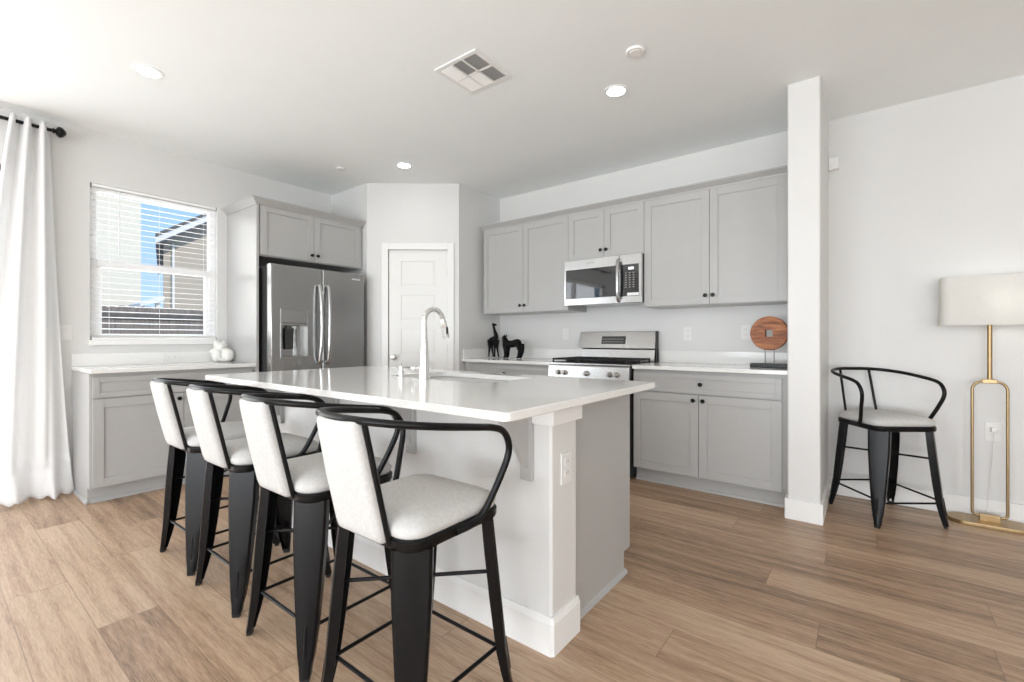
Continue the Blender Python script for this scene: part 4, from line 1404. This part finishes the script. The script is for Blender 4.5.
# ceiling vent
vt = thing('ceiling_vent', 'square white four-way ceiling air vent with dark louvres', 'vent', (-1.853, 2.03, ZC))
VH = 0.165
bm = new()
for x0, x1, y0, y1 in ((-VH, VH, -VH, -VH + 0.028), (-VH, VH, VH - 0.028, VH), (-VH, -VH + 0.028, -VH + 0.028, VH - 0.028), (VH - 0.028, VH, -VH + 0.028, VH - 0.028)):
    box(bm, x0, x1, y0, y1, -0.0075, 0.0, 0.003)
for x in (-0.042, 0.042):
    box(bm, x - 0.005, x + 0.005, -VH + 0.028, VH - 0.028, -0.010, 0.0)
box(bm, -VH + 0.028, VH - 0.028, -0.005, 0.005, -0.010, 0.0)
obj('frame', bm, 'trim', vt)
bm = new(); box(bm, -VH + 0.02, VH - 0.02, -VH + 0.02, VH - 0.02, -0.002, 0.0); obj('duct', bm, 'duct', vt, smooth=False)
for ix, (xa, xb) in enumerate(((-0.137, -0.047), (-0.037, 0.037), (0.047, 0.137))):
    for iy, (ya, yb) in enumerate(((-0.137, -0.005), (0.005, 0.137))):
        bm = new()
        lean = 1 if (ix, iy) in ((2, 0), (1, 0), (2, 1)) else -1
        nlv = 10
        for k in range(nlv):
            y = ya + (yb - ya) * (k + 0.5) / nlv
            dy, dz = 0.0045 * lean, 0.0040
            prism(bm, [(y - dy, -0.0058 - dz), (y - dy + 0.0012, -0.0058 - dz), (y + dy + 0.0012, -0.0058 + dz), (y + dy, -0.0058 + dz)], 'x', xa, xb)
        obj('louvres', bm, 'trim', vt, smooth=False)
bm = new(); lathe(bm, [(0.050, 0.0), (0.050, -0.006), (0.046, -0.012), (0.036, -0.012), (0.034, -0.008), (0.030, -0.014), (0.0, -0.015)], n=32)
sd = obj('smoke_alarm', bm, 'trim'); sd.location = (-1.009, 2.421, ZC)
tag(sd, 'round white flat smoke alarm in the ceiling right of the vent', 'smoke alarm')
bm = new(); lathe(bm, [(0.040, 0.0), (0.040, -0.005), (0.034, -0.010), (0.0, -0.011)], n=28)
sd = obj('fire_sprinkler', bm, 'trim'); sd.location = (-3.872, 2.42, ZC)
tag(sd, 'small round white sprinkler cover in the ceiling above the fridge cabinet', 'sprinkler')

# ------------------------------------------------------------------ outside the window
bm = new(); box(bm, -45, XL - T - 0.001, -25, 35, -0.25, -0.14); struct('ground', bm, 'earth', smooth=False)
# fence
fe = thing('yard_fence', 'grey weathered wooden fence across the yard outside the window', 'fence', (-11.5, 4, -0.14))
bm = new()
y = -7.0
i = 0
while y < 7.0:
    hgt = 1.90 + random.uniform(-0.012, 0.012)
    w_ = 0.138
    prism(bm, [(y, 0), (y + w_, 0), (y + w_, hgt - 0.03), (y + w_ - 0.03, hgt), (y + 0.03, hgt), (y, hgt - 0.03)], 'x', -0.01 + random.uniform(-0.003, 0.003), 0.01)
    y += 0.142
obj('pickets', bm, 'fence', fe, smooth=False)
for z in (0.35, 1.66):
    bm = new(); box(bm, 0.01, 0.05, -7, 7, z, z + 0.09); obj('rail', bm, 'fence_rail', fe, smooth=False)
# cream house
h1 = thing('neighbor_house', 'cream stucco house filling the left half of the window view', 'house', (-14.5, 3.483, -0.14))
bm = new(); box(bm, -8, 0, -11, 0, 0, 4.87); obj('walls', bm, 'cream', h1, smooth=False)
bm = new(); box(bm, -8.4, 0.12, -11.4, 0.10, 4.85, 4.90); obj('soffit', bm, 'soffit', h1, smooth=False)
bm = new(); box(bm, 0.12, 0.15, -11.4, 0.13, 4.83, 5.05); box(bm, -8.4, 0.12, 0.10, 0.13, 4.83, 5.05); obj('fascia', bm, 'soffit', h1, smooth=False)
bm = new()
loft(bm, [[(-8.45, -11.4, 5.01), (0.17, -11.4, 5.01), (0.17, 0.15, 5.01), (-8.45, 0.15, 5.01)], [(-5.0, -8.0, 6.6), (-3.0, -8.0, 6.6), (-3.0, -3.2, 6.6), (-5.0, -3.2, 6.6)]])
obj('roof', bm, 'shingle', h1, smooth=False)
# beige gabled house
h2 = thing('neighbor_house', 'beige gabled house with white fascia in the right half of the window view', 'house', (-20.0, 5.45, -0.14), R_(-15.2))
bm = new(); prism(bm, [(0, 0), (8.4, 0), (8.4, 4.715), (4.2, 7.487), (0, 4.715)], 'x', -9, 0); obj('walls', bm, 'beige', h2, smooth=False)
sl_ = 0.66
def rake(bm, off0, off1, xa, xb):
    for m_s in (0, 1):
        pts = [(-0.22, 4.715 - 0.22 * sl_ + off0), (4.2, 7.487 + off0), (4.2, 7.487 + off1), (-0.22, 4.715 - 0.22 * sl_ + off1)]
        if m_s:
            pts = [(8.4 - p, q) for p, q in pts]
        prism(bm, pts, 'x', xa, xb)
bm = new(); rake(bm, 0.005, 0.06, -9.4, 0.70); obj('soffit', bm, 'soffit', h2, smooth=False)
bm = new(); rake(bm, -0.02, 0.22, 0.70, 0.74); obj('fascia', bm, 'fascia', h2, smooth=False)
bm = new(); rake(bm, 0.20, 0.30, -9.4, 0.80); obj('roof', bm, 'shingle', h2, smooth=False)
bm = new(); tube(bm, [(0.05, 0.28, 0.2), (0.05, 0.28, 4.7)], 0.045, 8); obj('downspout', bm, 'fascia', h2)
# low patio roof behind the fence
bm = new(); prism(bm, [(-0.22, 0.0), (0.22, 0.16), (0.24, 0.24), (0.20, 0.26), (-0.22, 0.07)], 'x', -0.9, 0.0)
prism(bm, [(-0.19, -1.98), (-0.11, -1.98), (-0.11, 0.045), (-0.19, 0.02)], 'x', -0.2, -0.1)
prism(bm, [(0.10, -1.98), (0.18, -1.98), (0.18, 0.15), (0.10, 0.12)], 'x', -0.2, -0.1)
pr = obj('patio_cover', bm, 'fascia', smooth=False); pr.location = (-12.8, 3.28, 1.84)
tag(pr, 'low white sloping patio roof just above the fence outside', 'patio cover')
